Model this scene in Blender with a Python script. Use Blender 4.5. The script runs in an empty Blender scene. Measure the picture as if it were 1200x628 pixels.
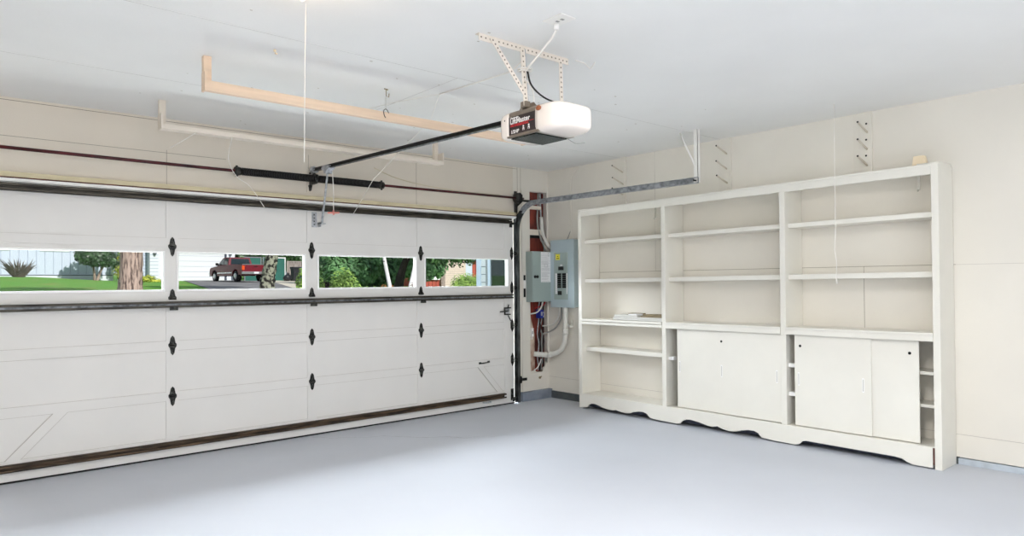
import bpy, bmesh, math, random
from mathutils import Vector, Matrix
C = bpy.context.scene.collection
R = random.Random(7)
PI = math.pi

# ------------------------------------------------------------------ materials
def s2l(c):
    return tuple(((v/255)/12.92 if v/255 <= 0.04045 else (((v/255)+0.055)/1.055)**2.4) for v in c) + (1.0,)

def mat(name, rgb, rough=0.6, metal=0.0, var=0.0, vscale=6.0, rgb2=None, bump=0.0, bscale=60.0, stretch=(1, 1, 1), detail=4.0, spec=None, coat=0.0, lo=0.35, hi=0.65):
    m = bpy.data.materials.new(name); m.use_nodes = True
    nt = m.node_tree; b = nt.nodes['Principled BSDF']
    b.inputs['Roughness'].default_value = rough; b.inputs['Metallic'].default_value = metal
    if spec is not None: b.inputs['Specular IOR Level'].default_value = spec
    if coat: b.inputs['Coat Weight'].default_value = coat; b.inputs['Coat Roughness'].default_value = 0.12
    base = s2l(rgb); b.inputs['Base Color'].default_value = base
    if var or rgb2 or bump:
        tc = nt.nodes.new('ShaderNodeTexCoord'); mp = nt.nodes.new('ShaderNodeMapping')
        mp.inputs['Scale'].default_value = stretch; nt.links.new(tc.outputs['Object'], mp.inputs['Vector'])
    if var or rgb2:
        n = nt.nodes.new('ShaderNodeTexNoise'); n.inputs['Scale'].default_value = vscale; n.inputs['Detail'].default_value = detail
        nt.links.new(mp.outputs[0], n.inputs['Vector'])
        r = nt.nodes.new('ShaderNodeValToRGB'); r.color_ramp.elements[0].position = lo; r.color_ramp.elements[1].position = hi
        c2 = s2l(rgb2) if rgb2 else tuple(v*(1-var) for v in base[:3]) + (1,)
        r.color_ramp.elements[0].color = c2; r.color_ramp.elements[1].color = base
        nt.links.new(n.outputs['Fac'], r.inputs['Fac']); nt.links.new(r.outputs['Color'], b.inputs['Base Color'])
    if bump:
        n2 = nt.nodes.new('ShaderNodeTexNoise'); n2.inputs['Scale'].default_value = bscale; n2.inputs['Detail'].default_value = 3
        nt.links.new(mp.outputs[0], n2.inputs['Vector'])
        bp = nt.nodes.new('ShaderNodeBump'); bp.inputs['Strength'].default_value = bump; bp.inputs['Distance'].default_value = 0.01
        nt.links.new(n2.outputs['Fac'], bp.inputs['Height']); nt.links.new(bp.outputs['Normal'], b.inputs['Normal'])
    return m

def emit(name, rgb, s):
    m = bpy.data.materials.new(name); m.use_nodes = True
    b = m.node_tree.nodes['Principled BSDF']; b.inputs['Base Color'].default_value = s2l(rgb)
    b.inputs['Emission Color'].default_value = s2l(rgb); b.inputs['Emission Strength'].default_value = s
    return m

def glass(name):
    m = bpy.data.materials.new(name); m.use_nodes = True; nt = m.node_tree; nt.nodes.clear()
    o = nt.nodes.new('ShaderNodeOutputMaterial'); t = nt.nodes.new('ShaderNodeBsdfTransparent'); g = nt.nodes.new('ShaderNodeBsdfGlossy')
    t.inputs[0].default_value = (0.97, 0.98, 0.98, 1); g.inputs['Roughness'].default_value = 0.02
    x = nt.nodes.new('ShaderNodeMixShader'); f = nt.nodes.new('ShaderNodeFresnel'); f.inputs['IOR'].default_value = 1.12
    nt.links.new(f.outputs[0], x.inputs[0]); nt.links.new(t.outputs[0], x.inputs[1]); nt.links.new(g.outputs[0], x.inputs[2])
    nt.links.new(x.outputs[0], o.inputs['Surface'])
    return m

M = dict(
 wall=mat('cream_wall_paint', (231, 226, 216), 0.6, var=0.05, vscale=1.5, bump=0.05, bscale=90),
 header=mat('cream_header_paint', (222, 213, 199), 0.6, var=0.05, vscale=1.5, bump=0.05, bscale=90),
 ceil=mat('white_ceiling_paint', (238, 238, 236), 0.8, var=0.04, vscale=1.2, bump=0.04, bscale=70),
 door=mat('white_door_paint', (227, 225, 222), 0.6, var=0.03, vscale=3, bump=0.03, bscale=40),
 frame=mat('white_window_frame', (245, 245, 244), 0.35),
 shelf=mat('off_white_shelf_paint', (231, 228, 219), 0.4, var=0.03, vscale=4, bump=0.04, bscale=50),
 seam=mat('dark_seam', (146, 137, 122), 0.9), seamlt=mat('pale_seam', (194, 188, 180), 0.9),
 seamdoor=mat('door_joint_grime', (188, 183, 176), 0.9),
 crack=mat('floor_crack', (150, 152, 156), 0.9),
 seamceil=mat('ceiling_seam', (205, 203, 201), 0.9),
 trim=mat('yellowed_trim', (214, 202, 168), 0.6, var=0.12, vscale=8),
 rust=mat('rusty_seal', (110, 70, 62), 0.8, var=0.4, vscale=14),
 floor=None,
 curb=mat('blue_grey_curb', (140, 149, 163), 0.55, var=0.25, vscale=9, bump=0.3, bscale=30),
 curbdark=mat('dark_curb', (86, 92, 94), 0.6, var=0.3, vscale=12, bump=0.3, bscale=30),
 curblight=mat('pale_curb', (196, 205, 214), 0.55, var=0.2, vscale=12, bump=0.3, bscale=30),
 darkmetal=mat('dark_steel', (58, 58, 56), 0.45, 0.6, rgb2=(24, 24, 23), vscale=25),
 black=mat('black_steel', (20, 19, 19), 0.45, 0.2), blackm=mat('matte_black', (14, 14, 14), 0.8),
 strut=mat('weathered_strut', (92, 86, 76), 0.5, 0.4, rgb2=(36, 33, 29), vscale=20, stretch=(0.3, 3, 3)),
 strutbrown=mat('brown_strut', (104, 84, 64), 0.6, 0.2, rgb2=(34, 28, 22), vscale=16, stretch=(0.3, 3, 3)),
 hinge=mat('aged_hinge_steel', (70, 70, 66), 0.4, 0.5, rgb2=(20, 20, 19), vscale=40, lo=.45, hi=.6),
 galv=mat('galvanised_steel', (196, 199, 204), 0.4, 0.3, rgb2=(150, 154, 158), vscale=40, stretch=(1, 0.4, 1)),
 galvdark=mat('dark_galvanised_steel', (146, 150, 156), 0.4, 0.3, rgb2=(84, 88, 92), vscale=30),
 paintmetal=mat('cream_painted_metal', (232, 222, 210), 0.5, var=0.08, vscale=20),
 whitemetal=mat('white_painted_metal', (238, 236, 232), 0.4),
 trackup=mat('tarnished_track', (104, 108, 108), 0.4, 0.4, rgb2=(40, 41, 41), vscale=14, stretch=(1, 1, 0.4)),
 galv2=mat('track_steel', (178, 181, 186), 0.4, 0.2, rgb2=(120, 124, 128), vscale=18),
 shaft=mat('maroon_shaft', (92, 30, 36), 0.35, 0.3, rgb2=(46, 16, 20), vscale=5),
 wood=mat('pale_pine', (236, 210, 184), 0.6, var=0.12, vscale=5, stretch=(0.4, 4, 6)),
 woodwhite=mat('whitewashed_board', (226, 216, 202), 0.6, var=0.06, vscale=5),
 stud=mat('red_stained_board', (140, 58, 42), 0.7, rgb2=(72, 28, 24), vscale=7, stretch=(2, 2, 0.6)),
 studwash=mat('washed_board', (214, 196, 178), 0.7, rgb2=(150, 112, 96), vscale=9, stretch=(2, 2, 0.8)),
 panelgrey=mat('grey_green_enamel', (160, 174, 170), 0.4, 0.1), panelblue=mat('pale_blue_grey_enamel', (178, 194, 200), 0.4, 0.1),
 yellow=mat('yellow_label', (236, 226, 70), 0.5), paper=mat('white_paper', (236, 236, 236), 0.7), ink=mat('grey_print', (168, 170, 172), 0.8),
 blue=mat('blue_plastic', (36, 52, 150), 0.4), pvc=mat('grey_pvc', (222, 221, 214), 0.4), cable=mat('grey_cable', (150, 150, 146), 0.5),
 opener=mat('aged_white_plastic', (240, 230, 222), 0.25, coat=0.3), openerside=mat('brushed_housing', (140, 128, 116), 0.4, 0.5, var=0.2, vscale=20),
 label=mat('dark_label', (42, 28, 28), 0.35), red=mat('red_print', (214, 40, 48), 0.5), white=mat('white_print', (240, 238, 236), 0.5),
 openerbot=mat('dark_base_plate', (62, 70, 68), 0.25, 0.5, rgb2=(30, 36, 34), vscale=12), amber=mat('amber_plastic', (150, 84, 50), 0.4),
 cord=mat('white_cord', (238, 234, 228), 0.7), redhandle=mat('faded_red_handle', (232, 150, 140), 0.5),
 block=mat('tan_block', (232, 214, 184), 0.6), peg=mat('painted_dowel', (206, 197, 182), 0.6), boards=mat('grey_white_laminate', (214, 213, 208), 0.4, var=0.1, vscale=30, stretch=(1, 1, 12)),
 brownwood=mat('brown_wood', (150, 134, 104), 0.6, var=0.2, vscale=12), inner=mat('shelf_inside', (190, 186, 176), 0.6),
 glass=glass('window_glass'),
 bulb=emit('bulb_glass', (255, 214, 160), 90.0),
 # outside
 lawn=mat('lawn_grass', (104, 158, 70), 0.95, rgb2=(150, 150, 92), vscale=0.7, detail=6, bump=0.6, bscale=8, lo=0.28, hi=0.5, spec=0.1),
 asphalt=mat('grey_asphalt', (140, 138, 138), 0.9, rgb2=(110, 108, 110), vscale=1.2, detail=6), concrete=mat('pale_concrete', (224, 214, 196), 0.9, var=0.12, vscale=1.5),
 drive=mat('driveway_concrete', (232, 230, 224), 0.9, var=0.1, vscale=1.5),
 siding=mat('pale_blue_siding', (206, 214, 232), 0.7, var=0.04, vscale=2), sidingw=mat('white_siding', (226, 230, 236), 0.7), garagew=mat('white_garage_door', (228, 230, 232), 0.6),
 groove=mat('siding_groove', (160, 170, 196), 0.8), dim=mat('dark_opening_and_shade', (60, 66, 84), 0.5), roof=mat('grey_shingles', (110, 106, 104), 0.9, var=0.3, vscale=8),  # dim also paints shadow strips on the siding outside
 bark=mat('pale_brown_bark', (176, 154, 140), 0.9, rgb2=(84, 68, 62), vscale=5, detail=8, bump=1.0, bscale=9, stretch=(3, 3, 0.5), lo=.38, hi=.56),
 lichen=mat('lichen_bark', (150, 150, 132), 0.9, rgb2=(34, 30, 26), vscale=5, detail=8, bump=0.8, bscale=9, lo=.46, hi=.56),
 birch=mat('birch_bark', (226, 222, 218), 0.8, rgb2=(90, 84, 80), vscale=6, detail=3, stretch=(0.6, 0.6, 3), lo=.3, hi=.38), darkbark=mat('dark_bark', (46, 38, 32), 0.9, var=0.4, vscale=10),
 leaf=mat('deep_green_leaves', (78, 122, 58), 0.6, rgb2=(34, 66, 34), vscale=2.2, detail=5), leafblue=mat('mid_green_leaves', (104, 150, 92), 0.6, rgb2=(44, 82, 48), vscale=1.4, detail=5),
 leaflight=mat('light_green_leaves', (168, 200, 96), 0.6, rgb2=(78, 116, 48), vscale=3, detail=5), leafyellow=mat('yellow_green_leaves', (200, 200, 70), 0.6, rgb2=(120, 140, 50), vscale=4),
 leafdark=mat('dark_glossy_leaves', (66, 104, 52), 0.4, rgb2=(24, 46, 24), vscale=4, detail=5), bronze=mat('bronze_leaves', (96, 84, 74), 0.6, rgb2=(50, 50, 40), vscale=4),
 truck=mat('maroon_car_paint', (112, 18, 36), 0.4, 0.0, coat=0.15), tire=mat('tire_rubber', (24, 24, 25), 0.8), chrome=mat('chrome', (214, 214, 216), 0.2, 0.7), carglass=mat('tinted_car_glass', (40, 52, 58), 0.08, spec=0.8),
 lens=mat('orange_red_lens', (226, 84, 40), 0.3), plate=mat('licence_plate', (226, 230, 236), 0.5),
 teal=mat('teal_panel', (38, 104, 92), 0.7, var=0.15, vscale=3), greywood=mat('weathered_grey_wood', (178, 168, 160), 0.9, rgb2=(128, 116, 110), vscale=4, stretch=(4, 4, 0.5)),
 orange=mat('cedar_boards', (196, 128, 84), 0.8, var=0.2, vscale=5), binblack=mat('black_bin_plastic', (34, 36, 42), 0.5), binblue=mat('blue_bin_plastic', (40, 92, 176), 0.5),
 redside=mat('red_brown_siding', (186, 88, 74), 0.8, var=0.12, vscale=3), brick=mat('pink_white_brick', (232, 212, 200), 0.9, var=0.1, vscale=6), stone=mat('grey_stone_pillar', (168, 150, 144), 0.9, var=0.3, vscale=9),
 wingside=mat('shaded_white_siding', (176, 180, 186), 0.7), wingtrim=mat('shaded_white_trim', (170, 180, 200), 0.6),  # white wing darkened, its shade is put into these colours
 kickshade=mat('dark_blue_kick_shade', (44, 48, 66), 0.8, var=0.3, vscale=10),  # dark tone painting the shadow under the shelving unit
 greytrim=mat('grey_trim', (122, 126, 132), 0.6), darkglass=mat('dark_window_glass', (34, 40, 38), 0.03, spec=1.0),
)
# floor: painted concrete, satin sheen, hairline crack
def floor_mat():
    m = mat('blue_grey_floor_paint', (196, 200, 209), 0.3, var=0.05, vscale=0.9, bump=0.03, bscale=25)
    nt = m.node_tree; b = nt.nodes['Principled BSDF']; b.inputs['Specular IOR Level'].default_value = 0.3
    src = b.inputs['Base Color'].links[0].from_socket
    tc = nt.nodes.new('ShaderNodeTexCoord'); mp = nt.nodes.new('ShaderNodeMapping'); nt.links.new(tc.outputs['Object'], mp.inputs['Vector'])
    n = nt.nodes.new('ShaderNodeTexNoise'); n.inputs['Scale'].default_value = 1.1; n.inputs['Detail'].default_value = 6; nt.links.new(mp.outputs[0], n.inputs['Vector'])
    mr = nt.nodes.new('ShaderNodeMapRange'); mr.inputs['From Min'].default_value = 0.3; mr.inputs['From Max'].default_value = 0.5
    mr.inputs['To Min'].default_value = 0.50; mr.inputs['To Max'].default_value = 0.56
    nt.links.new(n.outputs['Fac'], mr.inputs['Value']); nt.links.new(mr.outputs[0], b.inputs['Roughness'])
    return m
M['floor'] = floor_mat()

# ------------------------------------------------------------------ builders
class MB:
    def __init__(s): s.bm = bmesh.new(); s.mats = [None]
    def mi(s, m):
        if m is None: return 0
        if m not in s.mats: s.mats.append(m)
        return s.mats.index(m)
    def face(s, pts, m=None):
        vs = [s.bm.verts.new(p) for p in pts]; f = s.bm.faces.new(vs); f.material_index = s.mi(m); return f
    def box(s, x0, x1, y0, y1, z0, z1, m=None):
        if x0 > x1: x0, x1 = x1, x0
        if y0 > y1: y0, y1 = y1, y0
        if z0 > z1: z0, z1 = z1, z0
        v = [s.bm.verts.new((x, y, z)) for x in (x0, x1) for y in (y0, y1) for z in (z0, z1)]
        i = s.mi(m)
        for q in ((0, 1, 3, 2), (4, 6, 7, 5), (0, 4, 5, 1), (2, 3, 7, 6), (0, 2, 6, 4), (1, 5, 7, 3)):
            s.bm.faces.new([v[k] for k in q]).material_index = i
        return s
    def prism(s, poly, axis, a, b, m=None):
        # poly: 2D points in the plane of the other two axes (x->yz, y->xz, z->xy)
        def P(p, t): return {'x': (t, p[0], p[1]), 'y': (p[0], t, p[1]), 'z': (p[0], p[1], t)}[axis]
        A = [s.bm.verts.new(P(p, a)) for p in poly]; B = [s.bm.verts.new(P(p, b)) for p in poly]; i = s.mi(m)
        n = len(poly); fs = [s.bm.faces.new(A), s.bm.faces.new(B[::-1])]
        for k in range(n): fs.append(s.bm.faces.new([A[k], B[k], B[(k+1) % n], A[(k+1) % n]]))
        for f in fs: f.material_index = i
        return s
    def tube(s, pts, r, n=8, m=None, cap=True, radii=None):
        pts = [Vector(p) for p in pts]; i = s.mi(m); rings = []; up = None
        for k, p in enumerate(pts):
            d = (pts[min(k+1, len(pts)-1)] - pts[max(k-1, 0)]).normalized()
            if up is None:
                up = Vector((0, 0, 1)) if abs(d.z) < 0.9 else Vector((1, 0, 0))
            u = d.cross(up).normalized(); w = u.cross(d).normalized(); up = w
            rr = radii[k] if radii else r
            rings.append([s.bm.verts.new(p + u*math.cos(2*PI*j/n)*rr + w*math.sin(2*PI*j/n)*rr) for j in range(n)])
        for a, b in zip(rings, rings[1:]):
            for j in range(n):
                f = s.bm.faces.new([a[j], a[(j+1) % n], b[(j+1) % n], b[j]]); f.material_index = i; f.smooth = True
        if cap:
            s.bm.faces.new(rings[0][::-1]).material_index = i; s.bm.faces.new(rings[-1]).material_index = i
        return s
    def ball(s, c, r, m=None, seg=12, sc=(1, 1, 1)):
        i = s.mi(m)
        res = bmesh.ops.create_uvsphere(s.bm, u_segments=seg, v_segments=seg//2+2, radius=r, matrix=Matrix.Translation(c) @ Matrix.Diagonal((*sc, 1)))
        for v in res['verts']:
            for f in v.link_faces: f.material_index = i; f.smooth = True
        return s
    def build(s, name, m=None, parent=None, bevel=0, rot=None):
        s.mats[0] = m if m is not None else s.mats[1]
        bmesh.ops.recalc_face_normals(s.bm, faces=s.bm.faces)
        me = bpy.data.meshes.new(name); s.bm.to_mesh(me); s.bm.free()
        for mm in s.mats: me.materials.append(mm)
        o = bpy.data.objects.new(name, me); C.objects.link(o)
        if parent is not None:
            w = world_loc(parent); me.transform(Matrix.Translation(-w)); o.parent = parent
        if bevel:
            b = o.modifiers.new('bevel', 'BEVEL'); b.width = bevel; b.segments = 2; b.limit_method = 'ANGLE'
        return o

def world_loc(o):
    v = Vector(o.location)
    while o.parent: o = o.parent; v = v + Vector(o.location)
    return v

def thing(name, label, cat, loc=(0, 0, 0), group=None):
    o = bpy.data.objects.new(name, None); C.objects.link(o); o.location = loc
    o.empty_display_size = 0.1
    return tag(o, label, cat, group)
def tag(o, label, cat, group=None, kind=None):
    o['label'] = label; o['category'] = cat
    if group: o['group'] = group
    if kind: o['kind'] = kind
    return o
def struct(o): o['kind'] = 'structure'; return o
def lab(o, t): o['label'] = t; return o
def setorigin(o, p):
    p = Vector(p); o.data.transform(Matrix.Translation(-p)); o.location = p; return o
def copytree(o, loc, label=None):
    c = o.copy(); C.objects.link(c); c.location = loc
    if label: c['label'] = label
    for ch in list(o.children):
        d = ch.copy(); C.objects.link(d); d.parent = c
        for g in list(ch.children):
            e = g.copy(); C.objects.link(e); e.parent = d
    return c

H = 2.70
def fz(y): return 0.0078*max(0.0, -y)           # the slab falls gently to the garage door

# ------------------------------------------------------------------ room shell
XL, YB = -7.2, -8.4
b = MB(); n = 8
b.prism([(0.1, -0.25), (0.1, -0.004), (0.0, 0.0), (YB, fz(YB)), (YB, -0.25)], 'x', XL-0.1, 0.1)
rr = random.Random(9); px_, py_ = -3.05, -0.12
for k in range(26):
    nx_, ny_ = px_+rr.uniform(.03, .09), py_-rr.uniform(.0, .11); z_ = fz(py_)
    b.prism([(px_, py_-.0012), (nx_, ny_-.0012), (nx_, ny_+.0012), (px_, py_+.0012)], 'z', z_-.01, max(fz(py_), fz(ny_))+.0004, M['crack']); px_, py_ = nx_, ny_
struct(b.build('floor', M['floor']))

b = MB(); b.box(XL-0.1, 0.1, YB-0.1, 0.1, H, H+0.12)
for (x0, y0, x1, y1) in [(-7.2, -2.35, 0, -2.35), (-7.2, -1.13, 0, -1.13), (-3.05, -2.35, -3.05, -1.13)]:
    b.box(min(x0, x1)-0.0015, max(x0, x1)+0.0015, min(y0, y1)-0.0015, max(y0, y1)+0.0015, H-0.0012, H+0.01, M['seamceil'])
rr = random.Random(3)
for k in range(46):
    x, y = rr.uniform(-4.6, -0.6), rr.uniform(-3.2, -0.2)
    s = rr.uniform(.004, .008); b.box(x-s, x+s, y-s*.7, y+s*.7, H-0.0015, H+0.01, M['seamlt'])
o = b.build('ceiling', M['ceil']); struct(o)

# right wall: upper and lower wallboards with joints, a thicker kick board at the bottom
b = MB(); b.box(0, 0.1, YB-0.1, 0.1, 0.245, H)
b.box(-0.004, 0.1, YB, 0.0, 0.085, 0.247)
for (y0, y1, z0, z1, mm) in [(-4.27, 0.0, 1.473, 1.4765, 'seam'), (-8.3, -4.27, 1.473, 1.4755, 'seamlt'), (-1.588, -1.585, 1.477, H, 'seamlt'), (-3.632, -3.629, 0.25, 1.475, 'seam')]:
    b.box(-0.0012, 0.01, y0, y1, z0, z1, M[mm])
b.box(-0.0052, 0.01, -8.3, 0, 0.2465, 0.2490, M['seamlt'])
struct(b.build('wall_right', M['wall']))
b = MB()
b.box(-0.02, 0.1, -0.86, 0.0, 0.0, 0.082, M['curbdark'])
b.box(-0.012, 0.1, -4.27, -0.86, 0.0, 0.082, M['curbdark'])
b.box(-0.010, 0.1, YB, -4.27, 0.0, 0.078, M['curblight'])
struct(b.build('baseboard_right', M['curb'], bevel=0.004))

# front wall: header over the door and the pier beside it, with a hole broken into the pier
b = MB()
b.box(XL, -0.555, 0, 0.1, 2.10, H, M['header'])
b.box(XL, -5.47, 0, 0.1, 0, 2.10, M['header'])
b.box(-0.555, -0.305, 0, 0.1, 0, H, M['wall'])
b.box(-0.305, 0.0, 0, 0.02, 2.44, H, M['wall']); b.box(-0.305, 0.0, 0.02, 0.1, 2.44, H, M['wall'])
b.box(-0.305, 0.0, 0, 0.1, 0.0, 0.31, M['wall'])
b.box(-0.022, 0.0, 0, 0.012, 0.31, 2.44, M['wall'])
b.box(-0.305, 0.0, 0.10, 0.14, 0.0, H, M['wall'])
for (x0, x1, z0, z1) in [(-4.212, -4.209, 2.17, 2.45), (-1.862, -1.859, 2.17, 2.62), (-5.4, -3.75, 2.425, 2.428), (-0.49, -0.486, 2.17, H), (-0.44, -0.437, 2.35, H), (-5.4, -0.49, H-0.022, H-0.018), (-3.022, -3.019, 2.42, 2.55)]:
    b.box(x0, x1, -0.0012, 0.01, z0, z1, M['seam'])
struct(b.build('wall_front', M['header']))
b = MB(); b.box(-0.47, 0.0, -0.055, 0.02, 0, 0.105); struct(b.build('baseboard_front', M['curb'], bevel=0.005))
# jamb board, its joint and the strip beside the track
b = MB(); b.box(-0.435, -0.310, -0.014, 0.01, 0.70, 2.44); b.box(-0.435, -0.310, -0.010, 0.01, 0.105, 0.69)
struct(b.build('trim_1', M['wall'], bevel=0.002))
# header stop moulding above the door
b = MB(); b.box(-5.5, -0.50, -0.045, 0.0, 2.135, 2.170); b.box(-5.5, -0.50, -0.047, -0.004, 2.126, 2.135, M['rust'])
struct(b.build('trim_2', M['trim'], bevel=0.002))
b = MB(); b.box(-5.5, -0.50, -0.058, 0.0, 2.100, 2.124); struct(b.build('trim_3', M['frame'], bevel=0.002))

b = MB(); b.box(XL-0.1, XL, -5.2, 0.1, 0, H); b.box(XL-0.1, XL, YB-0.1, -8.2, 0, H); b.box(XL-0.1, XL, -8.2, -5.2, 2.35, H); b.box(XL-0.1, XL, -8.2, -5.2, 0, 0.38); struct(b.build('wall_left', M['wall']))
b = MB()
b.box(XL, 0, YB-0.1, YB, 0, 0.75); b.box(XL, 0, YB-0.1, YB, 2.35, H); b.box(XL, -6.4, YB-0.1, YB, 0.75, 2.35); b.box(-0.8, 0, YB-0.1, YB, 0.75, 2.35)
struct(b.build('wall_back', M['wall']))

# what shows inside the hole in the pier: red-stained sheathing, a blocking piece and a torn edge
t = thing('wall_cavity_framing', 'red stained boards and blocking showing inside the torn-open wall beside the garage door', 'wall framing', (-0.16, 0.08, 0.31))
b = MB(); b.box(-0.302, -0.105, 0.05, 0.098, 0.313, 2.437); b.build('red_board', M['stud'], t)
b = MB(); b.box(-0.104, -0.024, 0.06, 0.098, 0.313, 2.437); lab(b.build('red_board', M['stud'], t), 'narrow red board at the corner')
for a, c in ((1.93, 1.995), (2.235, 2.275)):
    b = MB(); b.box(-0.303, -0.10, 0.012, 0.05, a, c); lab(b.build('blocking', M['woodwhite'], t), 'cream painted blocking')
b = MB(); b.box(-0.303, -0.085, 0.045, 0.05, 1.895, 1.93); b.build('black_gap', M['blackm'], t)
b = MB(); b.box(-0.303, -0.21, 0.030, 0.05, 0.315, 0.76); b.prism([(-0.303, 0.76), (-0.21, 0.76), (-0.27, 0.98), (-0.303, 1.02)], 'y', 0.03, 0.05)
lab(b.build('washed_board', M['studwash'], t), 'whitewashed lower part of the board')
b = MB(); b.prism([(-0.11, 0.312), (-0.03, 0.312), (-0.03, 0.40), (-0.055, 0.42), (-0.07, 0.37), (-0.10, 0.36)], 'y', -0.004, 0.012); b.build('torn_wallboard', M['wall'], t); b = MB(); b.prism([(-0.303, 0.312), (-0.2, 0.312), (-0.23, 0.335), (-0.303, 0.33)], 'y', -0.003, 0.012)
b.build('torn_wallboard', M['wall'], t)

# ------------------------------------------------------------------ garage door
DX0, DX1 = -5.42, -0.60
stiles = [-4.182, -3.015, -1.845]
gd = thing('garage_door', 'wide white sectional garage door with a row of four windows, closed', 'garage door', (-3.01, -0.03, 0.0))
cols = [(-5.35, -4.227), (-4.138, -3.058), (-2.972, -1.888), (-1.802, -0.735)]
sec = [(0.012, 0.4868), (0.4870, 0.8898), (0.8900, 1.2498), (1.2500, 1.6738), (1.6740, 2.098)]
fields = [[(0.155, 0.452)], [(0.523, 0.850)], [(0.925, 1.190)], None, [(1.742, 2.052)]]
YF, YP = -0.048, -0.038   # frame face, panel face
def frame_grid(b, z0, z1, f0, f1, m=None):
    # a section face: rails and stiles stand proud of recessed fields
    b.box(DX0, DX1, YP, -0.006, z0, z1, m)
    b.box(DX0, DX1, YF, YP, z0, f0, m); b.box(DX0, DX1, YF, YP, f1, z1, m)
    xs = [DX0] + [v for c in cols for v in c] + [DX1]
    for k in range(0, len(xs), 2): b.box(xs[k], xs[k+1], YF, YP, f0, f1, m)
    for c0, c1 in cols: b.box(c0, c1, YP-0.004, YP, f1-0.003, f1, M['seamdoor']); b.box(c0, c1, YP-.003, YP, f0, f0+.002, M['seamdoor'])
for k, ((z0, z1), f) in enumerate(zip(sec, fields)):
    b = MB()
    if f:
        frame_grid(b, z0, z1, f[0][0], f[0][1])
        if k == 0:
            f0, f1 = f[0]
            b.prism([(-1.115, f1), (-1.035, f1), (-0.765, f0), (-0.845, f0)], 'y', YF+0.0005, YP)
            for (xa, xb) in ((-1.115, -0.845), (-1.035, -0.765), (-4.885, -5.165), (-4.975, -5.255)):
                sg = 1 if xa > -3 else -1
                b.prism([(xa-.0015, f1), (xa+.002, f1), (xb+.002, f0), (xb-.0015, f0)], 'y', YF-0.0003, YP, M['seamdoor'])
            b.prism([(-4.975, f1), (-4.885, f1), (-5.165, f0), (-5.255, f0)], 'y', YF+0.0005, YP)
        o = b.build('door_section', M['door'], gd)
    else:
        W0, W1 = 1.318, 1.640
        b.box(DX0, DX1, YF, -0.006, z0, W0); b.box(DX0, DX1, YF, -0.006, W1, z1)
        xs = [DX0] + [v for c in [(-5.35, -4.236), (-4.152, -3.070), (-2.962, -1.892), (-1.803, -0.672)] for v in c] + [DX1]
        for q in range(0, len(xs), 2): b.box(xs[q], xs[q+1], YF, -0.006, W0, W1)
        o = b.build('door_section', M['door'], gd, bevel=0.002)
        lab(o, 'window section of the garage door')
        for c0, c1 in [(-5.35, -4.236), (-4.152, -3.070), (-2.962, -1.892), (-1.803, -0.672)]:
            b = MB(); w = 0.016
            for (a0, a1, q0, q1) in [(c0, c1, W0, W0+w), (c0, c1, W1-w*.8, W1), (c0, c0+w, W0+w, W1-w*.8), (c1-w, c1, W0+w, W1-w*.8)]:
                b.box(a0, a1, -0.054, -0.010, q0, q1)
            b.build('window_frame', M['frame'], o)
            b = MB(); b.box(c0+w*.5, c1-w*.5, -0.030, -0.027, W0+w*.5, W1-w*.5); b.build('window_pane', M['glass'], o)
b = MB(); b.box(DX0, DX1, -0.052, -0.004, 0.003, 0.014); b.build('bottom_seal', M['blackm'], gd)
def strut(z, h, x1, m, depth=0.05):
    # hat channel: web against the door, two flanges and lips facing the room
    b = MB(); y0 = YF
    b.box(-5.40, x1, y0-0.004, y0, z, z+h)
    b.box(-5.40, x1, y0-depth, y0, z+h-0.004, z+h); b.box(-5.40, x1, y0-depth, y0, z, z+0.004)
    b.box(-5.40, x1, y0-depth, y0-depth+0.004, z+h-0.016, z+h); b.box(-5.40, x1, y0-depth, y0-depth+0.004, z, z+0.016)
    return b
strut(2.035, 0.052, -0.66, None).build('strut', M['strut'], gd)
b = strut(1.192, 0.048, -0.64, None); b.box(-5.4, -0.64, YF-0.03, YF-0.004, 1.206, 1.222, M['galvdark']); b.build('strut', M['strut'], gd)
b = strut(0.082, 0.050, -0.745, None, 0.04); b.build('strut', M['strutbrown'], gd)
b = MB(); b.box(-0.68, -0.64, -0.085, -0.06, 2.052, 2.064); b.build('strut_pin', M['darkmetal'], gd)
def hinge(x, z, half=False):
    b = MB(); y = YF
    up = [(0.0, 0.078), (0.014, 0.062), (0.022, 0.02), (0.03, 0.012), (0.03, -0.006), (-0.03, -0.006), (-0.03, 0.012), (-0.022, 0.02), (-0.014, 0.062)]
    b.prism([(x+p, z+q) for p, q in up], 'y', y-0.004, y)
    if not half: b.prism([(x+p*.9, z-q) for p, q in up], 'y', y-0.006, y-0.002)
    b.tube([(x-0.026, y-0.01, z), (x+0.026, y-0.01, z)], 0.009)
    for dz in ([0.05, 0.028] if half else [0.05, 0.028, -0.028, -0.05]):
        b.tube([(x, y-0.003, z+dz), (x, y-0.009, z+dz)], 0.006, 8)
    b.build('hinge', M['hinge'], gd)
for x in stiles:
    for z in (0.487, 0.890, 1.674): hinge(x, z)
    hinge(x, 1.262, True)
    b = MB(); b.box(x-0.03, x+0.03, YF-0.052, YF-0.04, 1.170, 1.200); b.build('hinge', M['hinge'], gd)
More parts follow.
